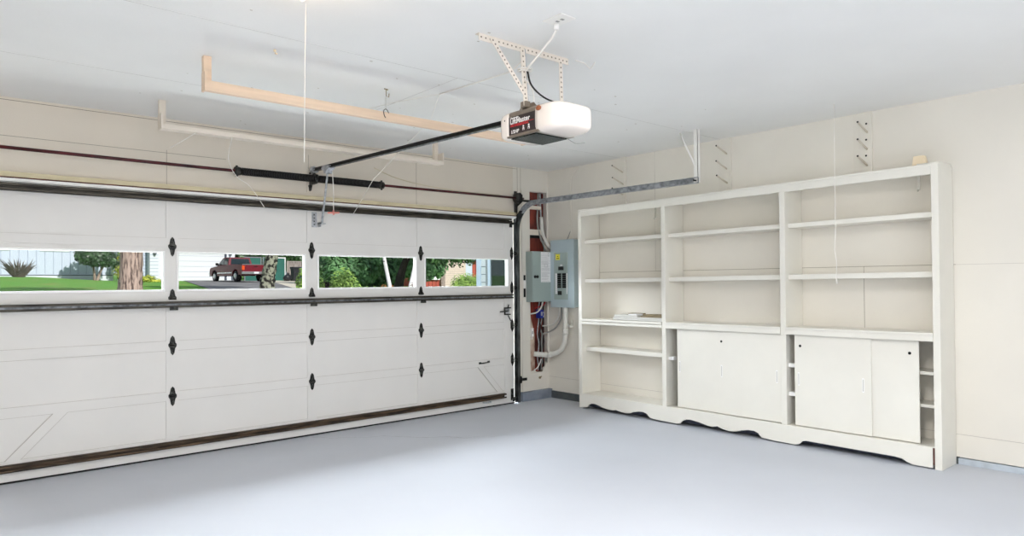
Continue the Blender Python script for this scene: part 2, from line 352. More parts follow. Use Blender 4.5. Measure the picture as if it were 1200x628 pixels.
def end_hinge(z, top=False):
    b = MB(); x = -0.625; y = YF
    b.prism([(x, z+0.075), (x+0.02, z+0.04), (x+0.024, z-0.04), (x+0.0, z-0.075), (x-0.022, z-0.03), (x-0.022, z+0.03)], 'y', y-0.004, y)
    b.box(x-0.012, x+0.020, y-0.030, y, z-0.022, z-0.016); b.box(x-0.012, x+0.020, y-0.030, y, z+0.016, z+0.022)
    b.tube([(x-0.02, y-0.022, z), (-0.585, y-0.022, z)], 0.006)
    o = b.build('end_hinge', M['hinge'], gd)
    b = MB(); b.tube([(-0.590, y-0.022, z), (-0.572, y-0.022, z)], 0.020, 12); b.build('roller', M['darkmetal'], o)
for z in (0.50, 0.886, 1.31, 1.70): end_hinge(z)
b = MB(); b.box(-0.655, -0.615, YF-0.005, YF, 1.995, 2.07); b.box(-0.64, -0.615, YF-0.045, YF, 2.025, 2.04); b.tube([(-0.64, YF-0.03, 2.045), (-0.575, YF-0.03, 2.045)], 0.007); lab(b.build('end_hinge', M['hinge'], gd), 'top roller bracket')
b = MB(); b.box(-0.650, -0.612, YF-0.005, YF, 0.04, 0.17); b.box(-0.65, -0.61, YF-0.04, YF, 0.045, 0.055); b.tube([(-0.66, YF-0.03, 0.07), (-0.575, YF-0.03, 0.07)], 0.008); b.tube([(-0.63, YF-0.025, 0.03), (-0.63, YF-0.025, 0.07)], 0.012); lab(b.build('end_hinge', M['hinge'], gd), 'bottom roller bracket')
# slide lock
b = MB(); b.box(-0.735, -0.665, YF-0.004, YF, 1.015, 1.085); b.build('lock_plate', M['galv'], gd)
b = MB(); b.box(-0.745, -0.655, YF-0.022, YF-0.004, 1.078, 1.092); b.box(-0.745, -0.66, YF-0.022, YF-0.004, 1.006, 1.018); b.tube([(-0.81, YF-0.014, 1.045), (-0.745, YF-0.014, 1.045), (-0.69, YF-0.014, 1.05)], 0.007); b.tube([(-0.69, YF-0.012, 1.0), (-0.66, YF-0.012, 0.95), (-0.64, YF-0.012, 0.93)], 0.006); b.tube([(-0.70, YF-0.02, 1.09), (-0.69, YF-0.02, 1.12)], 0.006)
b.box(-0.745, -0.735, YF-0.02, YF-0.004, 1.01, 1.09)
b.build('slide_bolt', M['hinge'], gd)
b = MB(); b.box(-1.105, -1.075, YF-0.004, YF, 0.483, 0.505); b.box(-0.985, -0.955, YF-0.004, YF, 0.490, 0.512); b.tube([(-1.09, YF-0.004, 0.494), (-1.08, YF-0.03, 0.494), (-0.98, YF-0.03, 0.500), (-0.97, YF-0.004, 0.501)], 0.007); b.build('lift_handle', M['black'], gd)
b = MB(); b.tube([(-1.055, YF-0.004, 0.062), (-1.045, YF-0.035, 0.06), (-0.965, YF-0.035, 0.06), (-0.955, YF-0.004, 0.062)], 0.006); lab(b.build('lift_handle', M['galv'], gd), 'small handle low on the bottom section')
b = MB(); b.box(-3.012, -2.965, YF-0.004, YF+0.009, 1.886, 2.022)
for z in (1.91, 1.94, 1.97, 2.0): b.tube([(-2.99, YF-0.003, z), (-2.99, YF-0.006, z)], 0.006, 8, M['blackm'])
b.build('opener_bracket', M['galv'], gd)
b = MB(); b.box(-2.955, -2.90, YF-0.05, YF, 1.915, 1.925); b.box(-2.955, -2.945, YF-0.05, YF, 1.89, 1.93); b.build('arm_clevis', M['galv'], gd)

# track on the right: upright, bend and horizontal run
t = thing('door_track', 'grey steel garage door track rising beside the door and bending back under the ceiling', 'track', (-0.55, -0.07, 0.0))
path = [(-0.075, 0.012 + k*0.24) for k in range(9)]
cy_, cz_, rad = -0.380, 1.950, 0.305
path = [(-0.075, 0.012), (-0.075, 0.9), (-0.075, 1.95)]
for k in range(1, 13):
    a = PI/2*k/12; path.append((cy_+rad*math.cos(a), cz_+rad*math.sin(a)))
path += [(-1.4, 2.253), (-2.48, 2.250)]
def sweep(b, path, prof, m=None):
    i = b.mi(m); rings = []
    for k, (y, z) in enumerate(path):
        a = Vector(path[max(k-1, 0)]); c = Vector(path[min(k+1, len(path)-1)]); d = (c-a).normalized(); nrm = Vector((-d.y, d.x))
        rings.append([b.bm.verts.new((px, y+nrm.x*pn, z+nrm.y*pn)) for px, pn in prof])
    n = len(prof)
    for r0, r1 in zip(rings, rings[1:]):
        for j in range(n): b.bm.faces.new([r0[j], r0[(j+1) % n], r1[(j+1) % n], r1[j]]).material_index = i
    b.bm.faces.new(rings[0]).material_index = i; b.bm.faces.new(rings[-1][::-1]).material_index = i
prof = [(-0.585, -0.026), (-0.548, -0.026), (-0.548, 0.026), (-0.585, 0.026), (-0.585, 0.022), (-0.552, 0.022), (-0.552, -0.022), (-0.585, -0.022)]
up = path[:9]; hz = path[8:]
b = MB(); sweep(b, up, prof); b.build('upright_track', M['trackup'], t)
b = MB(); sweep(b, hz, prof); b.box(-0.549, -0.544, -2.47, -0.40, 2.232, 2.272, M['galv']); o = b.build('horizontal_track', M['galv2'], t)
b = MB(); b.box(-0.548, -0.508, -0.018, -0.002, 0.02, 2.14); b.box(-0.548, -0.544, -0.06, -0.002, 0.02, 2.14)
b.build('track_angle', M['darkmetal'], t)
b = MB(); b.prism([(-0.005, 2.06), (-0.05, 2.10), (-0.06, 2.24), (-0.145, 2.285), (-0.145, 2.365), (-0.04, 2.40), (-0.005, 2.40)], 'x', -0.540, -0.535); b.box(-0.54, -0.50, -0.008, -0.002, 2.03, 2.42); b.tube([(-0.54, -0.12, 2.30), (-0.535, -0.30, 2.275)], 0.012); b.build('flag_bracket', M['darkmetal'], t)
b = MB(); b.box(-0.508, -0.42, -0.07, -0.057, 0.245, 0.275); b.box(-0.53, -0.50, -0.07, -0.05, 0.22, 0.30); b.tube([(-0.515, -0.08, 0.235), (-0.515, -0.08, 0.29)], 0.008); b.tube([(-0.44, -0.075, 0.26), (-0.44, -0.05, 0.26)], 0.009); b.box(-0.50, -0.44, -0.068, 0.0, 0.255, 0.262); b.build('jamb_bracket', M['black'], t)
b = MB(); b.tube([(-0.565, -0.055, 2.30), (-0.60, -0.055, 0.08)], 0.002, 6); b.build('lift_cable', M['galvdark'], t)
t2 = thing('track_hanger', 'white angle iron and brace hanging from the ceiling at the end of the track', 'bracket', (-0.545, -2.46, H))
b = MB(); b.box(-0.556, -0.552, -2.475, -2.435, 2.235, H); b.box(-0.556, -0.52, -2.475, -2.471, 2.235, H); b.build('hanging_angle', M['whitemetal'], t2)
b = MB(); b.tube([(-0.55, -2.455, 2.36), (-0.55, -2.32, 2.63), (-0.55, -2.29, H)], 0.009, 4); b.build('brace', M['whitemetal'], t2)
b = MB(); b.tube([(-0.590, -2.455, 2.25), (-0.516, -2.455, 2.25)], 0.008, 8); b.build('bolt', M['black'], t2)

# strike plate with slots on the jamb
t = thing('latch_strike', 'white slotted strike plate on the jamb board beside the garage door edge', 'latch', (-0.40, -0.014, 1.3))
b = MB(); b.box(-0.428, -0.380, -0.020, -0.014, 1.455, 1.56); b.box(-0.428, -0.42, -0.020, -0.014, 1.20, 1.455); b.box(-0.385, -0.376, -0.020, -0.014, 1.20, 1.455); b.box(-0.428, -0.376, -0.020, -0.014, 1.10, 1.20); b.build('plate', M['wall'], t)
b = MB(); b.box(-0.42, -0.385, -0.016, -0.0135, 1.20, 1.455); b.build('slot', M['blackm'], t)
b = MB(); b.box(-0.418, -0.388, -0.026, -0.015, 1.30, 1.395); b.tube([(-0.403, -0.03, 1.385), (-0.403, -0.03, 1.31)], 0.008, 8); b.build('catch', M['whitemetal'], t)

# torsion bar over the door
t = thing('torsion_bar', 'maroon torsion shaft with two black springs above the garage door', 'torsion spring', (-3.01, -0.12, 2.32))
b = MB(); b.tube([(-5.6, -0.12, 2.326), (-4.3, -0.12, 2.320), (-3.01, -0.12, 2.317), (-1.8, -0.12, 2.320), (-0.50, -0.12, 2.326)], 0.0125, 12); b.build('shaft', M['shaft'], t)
def spring(x0, x1):
    b = MB(); turns = int((x1-x0)/0.0115); pts = []
    for k in range(turns*10+1):
        a = 2*PI*k/10; pts.append((x0+(x1-x0)*k/(turns*10), -0.12+0.029*math.cos(a), 2.318+0.029*math.sin(a)))
    b.tube(pts, 0.0055, 5); b.tube([(x0, -0.12, 2.318), (x1, -0.12, 2.318)], 0.025, 12, M['blackm'])
    return b.build('spring', M['black'], t)
s1 = spring(-3.66, -3.035); s2 = spring(-2.985, -2.375)
def cone(x, sgn):
    b = MB(); b.tube([(x-sgn*0.03, -0.12, 2.318), (x, -0.12, 2.318), (x+sgn*0.03, -0.12, 2.318)], 0.03, 12, radii=[0.030, 0.038, 0.034])
    b.tube([(x+sgn*0.012, -0.12, 2.272), (x+sgn*0.012, -0.12, 2.364)], 0.010, 8); b.tube([(x+sgn*0.012, -0.168, 2.318), (x+sgn*0.012, -0.08, 2.318)], 0.010, 8)
    return b.build('winding_cone', M['darkmetal'], t)
cone(-3.69, -1); cone(-2.345, 1)
b = MB(); b.box(-3.040, -2.985, -0.010, -0.002, 2.205, 2.40, M['header']); b.box(-3.018, -3.006, -0.15, -0.006, 2.27, 2.355); b.tube([(-3.03, -0.12, 2.318), (-2.99, -0.12, 2.318)], 0.042, 12)
for z in (2.225, 2.38): b.tube([(-3.012, -0.010, z), (-3.012, -0.02, z)], 0.009, 8)
for a in range(5):
    b.ball((-3.01, -0.12+0.045*math.cos(a*1.3), 2.318+0.045*math.sin(a*1.3)), 0.011, seg=8)
b.prism([(-3.028, 2.27), (-2.995, 2.27), (-3.005, 2.22), (-3.018, 2.22)], 'y', -0.03, -0.01)
b.build('centre_bracket', M['hinge'], t)
b = MB(); b.tube([(-0.625, -0.12, 2.326), (-0.615, -0.12, 2.326), (-0.60, -0.12, 2.326), (-0.575, -0.12, 2.326), (-0.57, -0.12, 2.326)], 0.05, 20, radii=[0.03, 0.058, 0.060, 0.052, 0.064]); b.build('cable_drum', M['darkmetal'], t)

# ------------------------------------------------------------------ breaker panel, disconnect box, conduits
t = thing('breaker_panel', 'tall blue grey breaker panel with black switches, on the right wall by the corner', 'electrical panel', (0, -0.33, 1.46))
X = -0.10
b = MB(); b.box(X, 0.0, -0.520, -0.145, 1.082, 1.856); b.box(X-0.003, X, -0.524, -0.142, 1.078, 1.860); b.build('enclosure', M['panelblue'], t, bevel=0.004)
b = MB(); b.box(X-0.010, X-0.003, -0.428, -0.205, 1.170, 1.712); o = b.build('dead_front', M['panelgrey'], t, bevel=0.006)
XF = X-0.010
b = MB(); b.box(XF-0.001, XF, -0.305, -0.238, 1.628, 1.696)
for z, w in ((1.668, 0.02), (1.645, 0.04)): b.box(XF-0.0015, XF, -0.272-w/2, -0.272+w/2, z-0.004, z+0.004, M['black'])
lab(b.build('warning_label', M['yellow'], t), 'small yellow warning sticker')
b = MB(); b.box(XF-0.012, XF, -0.366, -0.290, 1.508, 1.550); b.box(XF-0.020, XF-0.012, -0.355, -0.33, 1.52, 1.538); b.build('main_breaker', M['black'], t)
b = MB(); b.box(XF-0.001, XF, -0.345, -0.312, 1.556, 1.572); b.build('label_strip', M['paper'], t)
zt_ = 1.472; hgt = 0.0245
for col, (y0, y1) in enumerate(((-0.325, -0.270), (-0.405, -0.352))):
    for k in range(7):
        z1 = zt_-k*hgt; b = MB(); b.box(XF-0.010, XF, y0, y1, z1-hgt+0.003, z1)
        yy = y0+0.012 if col == 0 else y1-0.022
        b.box(XF-0.017, XF-0.010, yy, yy+0.010, z1-hgt+0.008, z1-0.006); b.build('circuit_breaker', M['black'], t)
b = MB(); b.box(XF-0.012, XF, -0.332, -0.278, 1.222, 1.268); b.box(XF-0.020, XF-0.012, -0.318, -0.302, 1.236, 1.254); b.build('circuit_breaker', M['black'], t)
for y0, y1 in ((-0.262, -0.228), (-0.425, -0.410)):
    b = MB(); b.box(XF-0.001, XF, y0, y1, 1.235, 1.472)
    for k in range(1, 10): b.box(XF-0.0015, XF, y0, y1, 1.472-k*hgt, 1.4735-k*hgt, M['ink'])
    b.build('label_strip', M['paper'], t)
b = MB(); b.box(-0.006, 0.0, -0.60, -0.522, 1.07, 1.865); b.build('backing_board', M['wall'], t)

t = thing('disconnect_box', 'grey green electrical box with a paper sheet on its door, beside the garage door track', 'electrical box', (-0.215, -0.014, 1.43))
b = MB(); b.box(-0.380, -0.055, -0.132, -0.0145, 1.143, 1.729); b.build('enclosure', M['panelgrey'], t, bevel=0.006)
b = MB(); b.box(-0.377, -0.083, -0.140, -0.132, 1.149, 1.720); b.build('door', M['panelgrey'], t, bevel=0.004)
b = MB(); b.box(-0.256, -0.095, -0.141, -0.140, 1.372, 1.722)
rr = random.Random(5); z = 1.70
while z > 1.385:
    x1 = -0.105-rr.uniform(0, 0.05); b.box(-0.247, x1, -0.1414, -0.1409, z-0.0022, z, M['ink']); z -= rr.choice((0.009, 0.009, 0.02))
for (a, c, d, e) in ((-0.14, -0.115, 1.675, 1.712), (-0.20, -0.15, 1.545, 1.585)):
    b.box(a, c, -0.1416, -0.1409, d, d+0.003, M['ink']); b.box(a, c, -0.1416, -0.1409, e-0.003, e, M['ink']); b.box(a, a+0.003, -0.1416, -0.1409, d, e, M['ink']); b.box(c-0.003, c, -0.1416, -0.1409, d, e, M['ink'])
lab(b.build('instruction_sheet', M['paper'], t), 'white printed sheet')
b = MB(); b.tube([(-0.352, -0.140, 1.435), (-0.352, -0.150, 1.435)], 0.017, 12); b.tube([(-0.315, -0.140, 1.435), (-0.315, -0.150, 1.435)], 0.017, 12); b.box(-0.365, -0.300, -0.152, -0.148, 1.427, 1.443); b.build('latch', M['black'], t)

def smooth(pts, n=6):
    P = [Vector(p) for p in pts]; P = [P[0]*2-P[1]] + P + [P[-1]*2-P[-2]]; out = []
    for k in range(1, len(P)-2):
        for j in range(n):
            u = j/n; a, b_, c, d = P[k-1], P[k], P[k+1], P[k+2]
            out.append(0.5*((2*b_)+(-a+c)*u+(2*a-5*b_+4*c-d)*u*u+(-a+3*b_-3*c+d)*u**3))
    out.append(P[-2]); return out
def wire(name, pts, r, m, label, cat, n=8, group=None, sm=True):
    b = MB(); b.tube(smooth(pts) if sm else pts, r, n); o = b.build(name, m); setorigin(o, pts[0]); return tag(o, label, cat, group)

t = thing('conduit_pipe', 'fat grey plastic conduit curving from under the breaker panel into the wall hole', 'conduit', (-0.05, -0.33, 1.08))
b = MB(); b.tube(smooth([(-0.055, -0.335, 1.080), (-0.055, -0.335, 0.95), (-0.055, -0.332, 0.76), (-0.057, -0.322, 0.68), (-0.065, -0.28, 0.60), (-0.085, -0.20, 0.545), (-0.115, -0.12, 0.522), (-0.17, -0.06, 0.520), (-0.235, 0.015, 0.530)]), 0.030, 14); b.build('pipe', M['pvc'], t)
for pq in ([(-0.055, -0.335, 0.83), (-0.055, -0.334, 0.76)], [(-0.105, -0.145, 0.525), (-0.125, -0.105, 0.521)]):
    b = MB(); b.tube(pq, 0.035, 14); b.build('coupling', M['pvc'], t)
b = MB(); b.box(-0.06, 0.0, -0.41, -0.36, 0.85, 0.875); b.box(-0.012, 0.0, -0.405, -0.375, 0.87, 0.93); b.build('clamp', M['pvc'], t)
wire('metal_conduit', [(-0.10, 0.035, 2.435), (-0.096, 0.03, 2.25), (-0.09, 0.025, 2.08)], 0.010, M['galv'], 'thin metal conduit coming down inside the top of the wall hole', 'conduit')
wire('conduit_pipe', [(-0.09, 0.025, 2.15), (-0.085, 0.015, 1.98), (-0.072, -0.02, 1.88), (-0.06, -0.07, 1.80), (-0.055, -0.15, 1.76)], 0.021, M['pvc'], 'grey sleeve bending from the wall hole into the top of the breaker panel', 'conduit', 12)
wire('electrical_cable', [(-0.13, 0.035, 2.43), (-0.135, 0.03, 2.28), (-0.150, 0.03, 2.15), (-0.14, 0.02, 1.98), (-0.11, -0.02, 1.84), (-0.085, -0.04, 1.735)], 0.011, M['cable'], 'grey cable looping down beside the red board above the electrical boxes', 'cable')
wire('electrical_cable', [(-0.11, 0.04, 2.0), (-0.10, 0.02, 1.87), (-0.06, -0.04, 1.77), (-0.05, -0.06, 1.735)], 0.008, M['woodwhite'], 'thin tan cable running down beside the bent grey sleeve', 'cable')
for k, (x, mm, r, lb) in enumerate(((-0.155, 'galv', 0.007, 'pale grey cable hanging lowest left of the cable bundle below the grey box'), (-0.125, 'black', 0.009, 'black cable in the tangle below the grey box'), (-0.100, 'cable', 0.008, 'grey cable in the middle of the tangle below the grey box'), (-0.075, 'black', 0.008, 'black cable at the right edge of the tangle in the wall hole'))):
    rr = random.Random(20+k); pts = [(x, -0.01, 1.16), (x, 0.02, 1.05)]
    z = 0.93
    while z > 0.36: pts.append((x+rr.uniform(-.008, .008)+0.008*math.sin(z*22+k*2), 0.02+rr.uniform(0, .012), z)); z -= 0.09
    pts.append((x, 0.035, 0.325)); wire('electrical_cable', pts, r, M[mm], lb, 'cable')
wire('electrical_cable', [(-0.155, -0.06, 1.15), (-0.17, -0.05, 1.08), (-0.22, -0.03, 1.02), (-0.285, 0.01, 1.0)], 0.009, M['pvc'], 'white cable curling left from under the grey box', 'cable')
wire('electrical_cable', [(-0.11, -0.06, 1.15), (-0.13, -0.04, 1.10), (-0.20, 0.03, 1.065)], 0.005, M['red'], 'thin red wire under the grey box', 'wire')
wire('electrical_cable', [(-0.055, -0.235, 1.08), (-0.05, -0.225, 0.99), (-0.045, -0.16, 0.90), (-0.05, -0.08, 0.862), (-0.09, 0.02, 0.85)], 0.009, M['pvc'], 'upper of two grey cables bending left from under the breaker panel', 'cable')
wire('electrical_cable', [(-0.055, -0.270, 1.08), (-0.05, -0.262, 0.96), (-0.045, -0.19, 0.86), (-0.05, -0.10, 0.80), (-0.10, 0.02, 0.75)], 0.009, M['cable'], 'lower of two grey cables bending left from under the breaker panel', 'cable')
t = thing('junction_box', 'small blue junction box in the wall hole under the grey electrical box', 'electrical box', (-0.13, 0.03, 1.0))
b = MB(); b.box(-0.165, -0.110, -0.022, 0.048, 0.945, 1.045); b.build('box', M['blue'], t, bevel=0.003)
b = MB(); b.box(-0.150, -0.125, -0.023, -0.021, 0.975, 1.02); b.build('label_patch', M['ink'], t)
b = MB(); b.tube(smooth([(-0.11, 0.0, 1.03), (-0.085, -0.01, 1.0), (-0.095, -0.01, 0.965), (-0.11, 0.0, 0.95)]), 0.005, 6); b.build('loop_wire', M['white'], t)
t = thing('outlet_box', 'small white device on the washed board low in the wall hole', 'electrical box', (-0.27, 0.03, 0.78))
b = MB(); b.box(-0.288, -0.252, -0.006, 0.03, 0.735, 0.835); b.tube([(-0.27, 0.01, 0.735), (-0.268, 0.012, 0.70)], 0.008); b.build('body', M['white'], t, bevel=0.003)
b = MB(); b.box(-0.28, -0.262, -0.008, -0.005, 0.765, 0.80); b.build('face', M['ink'], t)
wire('electrical_cable', [(-0.25, 0.0, 0.34), (-0.20, 0.0, 0.36), (-0.15, 0.005, 0.41), (-0.12, 0.012, 0.46)], 0.006, M['white'], 'white wire stub at the bottom of the wall hole', 'wire')
wire('wall_conduit', [(-0.008, -0.505, 2.695), (-0.008, -0.49, 2.65), (-0.008, -0.405, 2.60), (-0.008, -0.392, 2.54), (-0.008, -0.388, 2.2), (-0.008, -0.385, 1.92), (-0.03, -0.370, 1.862)], 0.006, M['wall'], 'thin painted wire running down the right wall to the top of the breaker panel', 'conduit', 6)
wire('wall_conduit', [(-0.008, -0.386, 1.97), (-0.01, -0.36, 1.92), (-0.03, -0.345, 1.862)], 0.004, M['cable'], 'short grey wire forking off just above the breaker panel', 'wire', 6)
b = MB(); b.tube([(-0.16, 0.0, 0.245), (-0.16, -0.012, 0.245)], 0.014, 10); b.tube([(-0.17, -0.008, 0.235), (-0.145, -0.02, 0.262)], 0.006, 6); o = b.build('wall_hook', M['brownwood']); setorigin(o, (-0.16, 0, 0.245)); tag(o, 'small brown hook on the pier below the wall hole', 'hook')

# ------------------------------------------------------------------ garage door opener
op = thing('garage_door_opener', 'white and black garage door opener with its long rail, hung from the ceiling', 'door opener', (-2.99, -3.07, 2.34))
ZB, ZT = 2.197, 2.345; OX0, OX1 = -3.130, -2.845
b = MB(); b.prism([(OX0, ZB), (OX1, ZB), (OX1, ZT-0.02), (OX1-0.02, ZT), (OX0+0.012, ZT), (OX0, ZT-0.012)], 'y', -3.200, -2.935); b.build('housing', M['openerside'], op, bevel=0.003)
b = MB(); b.box(OX0+0.02, OX1-0.02, -3.16, -2.95, ZB-0.006, ZB); b.build('base_plate', M['openerbot'], op)
def lens(y0, y1, name):
    # rounded cover closing one end of the housing
    b = MB(); n = 12; seg = 24; rings = []
    def sec_(w, hgt, y):
        pts = []
        for j in range(seg):
            a = 2*PI*j/seg; c, s_ = math.cos(a), math.sin(a)
            pts.append(((OX0+OX1)/2 + math.copysign(abs(c)**0.36, c)*w, y, (ZB+ZT)/2 + math.copysign(abs(s_)**0.36, s_)*hgt))
        return [b.bm.verts.new(p) for p in pts]
    for k in range(n+1):
        u = math.sin(PI/2*k/n); f = math.sqrt(max(0.0, 1-u**3.4))
        rings.append(sec_(0.152*(0.34+0.66*f**0.8), 0.080*(0.52+0.48*f**0.9), y0+(y1-y0)*u))
    for r0, r1 in zip(rings, rings[1:]):
        for j in range(seg):
            f = b.bm.faces.new([r0[j], r0[(j+1) % seg], r1[(j+1) % seg], r1[j]]); f.smooth = True
    b.bm.faces.new(rings[0]); b.bm.faces.new(rings[-1]); return b.build(name, M['opener'], op)
lens(-3.185, -3.375, 'light_cover'); lens(-2.955, -2.845, 'light_cover')
b = MB(); b.ball((OX0-0.012, -3.215, 2.318), 0.016, seg=10, sc=(0.6, 1.3, 0.9)); b.build('warning_lamp', M['amber'], op)
b = MB(); b.ball((OX0-0.002, -2.925, 2.30), 0.008, seg=8); b.build('screw', M['black'], op)
XL2 = OX0-0.0015
b = MB(); b.box(XL2, OX0, -3.184, -2.950, ZB+0.014, ZT-0.032); lb = b.build('label_panel', M['label'], op)
b = MB(); b.box(XL2-0.001, XL2, -3.165, -2.968, 2.2660, 2.2685); b.build('red_stripe', M['red'], lb)
def text(body, size, y, z, mm, name, xs=1.0):
    cu = bpy.data.curves.new('t', 'FONT'); cu.body = body; cu.size = size; cu.extrude = 0.0006; cu.offset = size*0.018
    tmp = bpy.data.objects.new('t', cu); C.objects.link(tmp); dg = bpy.context.evaluated_depsgraph_get(); dg.update()
    me = bpy.data.meshes.new_from_object(tmp.evaluated_get(dg)); bpy.data.objects.remove(tmp)
    # reading direction runs to -y, faces -x
    me.transform(Matrix(((0, 0, -1, XL2-0.0008), (-1, 0, 0, y), (0, 1, 0, z), (0, 0, 0, 1))) @ Matrix.Diagonal((xs, 1, 1, 1)))
    me.transform(Matrix.Translation(-world_loc(lb))); me.materials.clear(); me.materials.append(mm)
    o = bpy.data.objects.new(name, me); C.objects.link(o); o.parent = lb; return o
text('Chamberlain', 0.014, -2.968, 2.301, M['white'], 'lettering')
text('LiftMaster', 0.042, -2.966, 2.272, M['white'], 'lettering', 0.98)
text('PROFESSIONAL', 0.013, -2.970, 2.2545, M['red'], 'lettering', 1.75)
text('1/2HP', 0.028, -2.972, 2.217, M['white'], 'lettering')
for yc in (-3.080, -3.125):
    b = MB(); b.tube([(XL2-0.0015, yc, 2.2445), (XL2, yc, 2.2445)], 0.006, 10)
    b.box(XL2-0.001, XL2, yc-0.007, yc+0.007, 2.222, 2.237); b.box(XL2-0.0012, XL2-0.0009, yc-0.003, yc+0.003, 2.222, 2.230, M['label']); b.build('pictogram', M['white'], lb)
# mounting plate and rail
b = MB(); b.prism([(-3.15, ZT), (-2.99, ZT), (-3.02, 2.378), (-3.12, 2.378)], 'x', -3.09, -3.085); b.box(-3.06, -2.90, -3.16, -2.93, ZT, ZT+0.006); b.build('mounting_plate', M['openerside'], op)
b = MB(); z0, z1 = 2.350, 2.420; y0, y1 = -2.93, -0.07
for (hw, t0, t1) in ((0.020, -0.004, 0.0), (0.004, -0.022, -0.004), (0.020, -0.026, -0.022)):
    v = []
    for (x, y, zz) in ((-hw, y0, z0), (hw, y0, z0), (hw, y1, z1), (-hw, y1, z1)):
        v.append((x-2.99, y, zz+t0)); v.append((x-2.99, y, zz+t1))
    vs = [b.bm.verts.new(p) for p in v]
    for q in ((0, 2, 4, 6), (1, 7, 5, 3), (0, 1, 3, 2), (2, 3, 5, 4), (4, 5, 7, 6), (6, 7, 1, 0)): b.bm.faces.new([vs[i] for i in q])
b.build('rail', M['black'], op)
b = MB(); b.tube([(-3.005, -2.9, 2.318), (-3.005, -0.35, 2.383)], 0.004, 6); b.build('chain', M['galvdark'], op)
b = MB(); b.box(-3.02, -2.96, -0.08, -0.035, 2.385, 2.425); b.box(-3.0, -2.98, -0.06, 0.0, 2.36, 2.44); b.tube([(-3.03, -0.055, 2.40), (-2.95, -0.055, 2.40)], 0.010, 8); b.build('header_bracket', M['galv'], op)
b = MB(); b.prism([(-0.40, 2.405), (-0.28, 2.412), (-0.26, 2.385), (-0.31, 2.365), (-0.32, 2.340), (-0.36, 2.340), (-0.37, 2.362), (-0.41, 2.38)], 'x', -3.02, -2.96); b.build('trolley', M['galv'], op)
b = MB(); b.tube([(-2.995, -0.34, 2.35), (-2.965, -0.22, 2.14), (-2.945, -0.135, 1.99)], 0.009, 6); b.tube([(-2.955, -0.165, 2.05), (-2.93, -0.085, 1.915)], 0.010, 6); b.build('arm', M['galv'], op)
b = MB(); b.tube([(-2.98, -0.40, 2.36), (-2.975, -0.41, 2.2), (-2.975, -0.41, 1.99)], 0.0035, 6); b.build('release_cord', M['cord'], op)
b = MB(); b.tube([(-3.04, -0.44, 1.982), (-2.91, -0.38, 1.995)], 0.008, 8); b.tube([(-2.975, -0.41, 1.97), (-2.975, -0.41, 2.01)], 0.009, 8); b.build('release_handle', M['redhandle'], op)

hb = thing('opener_hanger', 'cream perforated angle iron frame carrying the door opener from the ceiling', 'bracket', (-3.09, -3.07, H))
def perf(b, p0, p1, w, side, nh, m=M['paintmetal']):
    # perforated strip between two points; side = across direction
    p0, p1, side = Vector(p0), Vector(p1), Vector(side).normalized(); d = (p1-p0).normalized(); nn = d.cross(side).normalized()
    i = b.mi(m)
    a = [p0-side*w/2, p0+side*w/2, p1+side*w/2, p1-side*w/2]; v = [b.bm.verts.new(q+nn*e) for e in (-.0015, .0015) for q in a]
    for q in ((0, 1, 2, 3), (7, 6, 5, 4), (0, 4, 5, 1), (1, 5, 6, 2), (2, 6, 7, 3), (3, 7, 4, 0)): b.bm.faces.new([v[k] for k in q]).material_index = i
    L = (p1-p0).length
    for k in range(nh):
        c = p0+d*(L*(k+.5)/nh); b.tube([c-nn*.0022, c+nn*.0022], 0.0052, 8, M['openerside'])
b = MB(); perf(b, (-3.44, -3.075, H-0.020), (-2.765, -3.075, H-0.020), 0.038, (0, 0, 1), 22); b.box(-3.44, -2.765, -3.075, -3.045, H-0.004, H); b.build('crossbar', M['paintmetal'], hb)
b = MB(); perf(b, (-3.135, -3.080, H-0.02), (-3.110, -3.080, 2.36), 0.034, (1, 0, 0), 11); perf(b, (-3.112, -3.070, H-0.02), (-3.088, -3.070, 2.36), 0.03, (0.35, 1, 0), 11, M['galv']); b.build('post', M['paintmetal'], hb)
b = MB(); perf(b, (-2.835, -3.080, H-0.025), (-2.825, -3.080, 2.33), 0.028, (1, 0, 0), 12); perf(b, (-2.82, -3.070, H-0.025), (-2.812, -3.070, 2.33), 0.02, (0.3, 1, 0), 12, M['galv']); b.build('post', M['paintmetal'], hb)
b = MB(); perf(b, (-3.36, -3.085, H-0.015), (-3.115, -3.085, 2.415), 0.028, (1, 0, 0.6), 15); b.build('brace', M['paintmetal'], hb)
b = MB(); b.box(-3.125, -3.092, -3.095, -3.05, 2.352, 2.385); b.build('foot_bracket', M['openerside'], hb)
for zz in (2.555, 2.568):
    b = MB(); b.tube([(-3.15, -3.095, zz), (-3.08, -3.095, zz+.004), (-3.075, -3.05, zz+.004), (-3.145, -3.05, zz), (-3.15, -3.095, zz)], 0.004, 6); b.build('cord_wrap', M['cord'], hb)
b = MB(); b.box(-3.03, -2.86, -3.30, -3.17, ZT, ZT+0.010); b.tube([(-3.0, -3.19, ZT+.01), (-2.9, -3.28, ZT+.012)], 0.006); o = b.build('antenna_clip', M['black']); setorigin(o, (-2.95, -3.23, ZT)); o.parent = op; o.location = Vector((-2.95, -3.23, ZT))-world_loc(op)

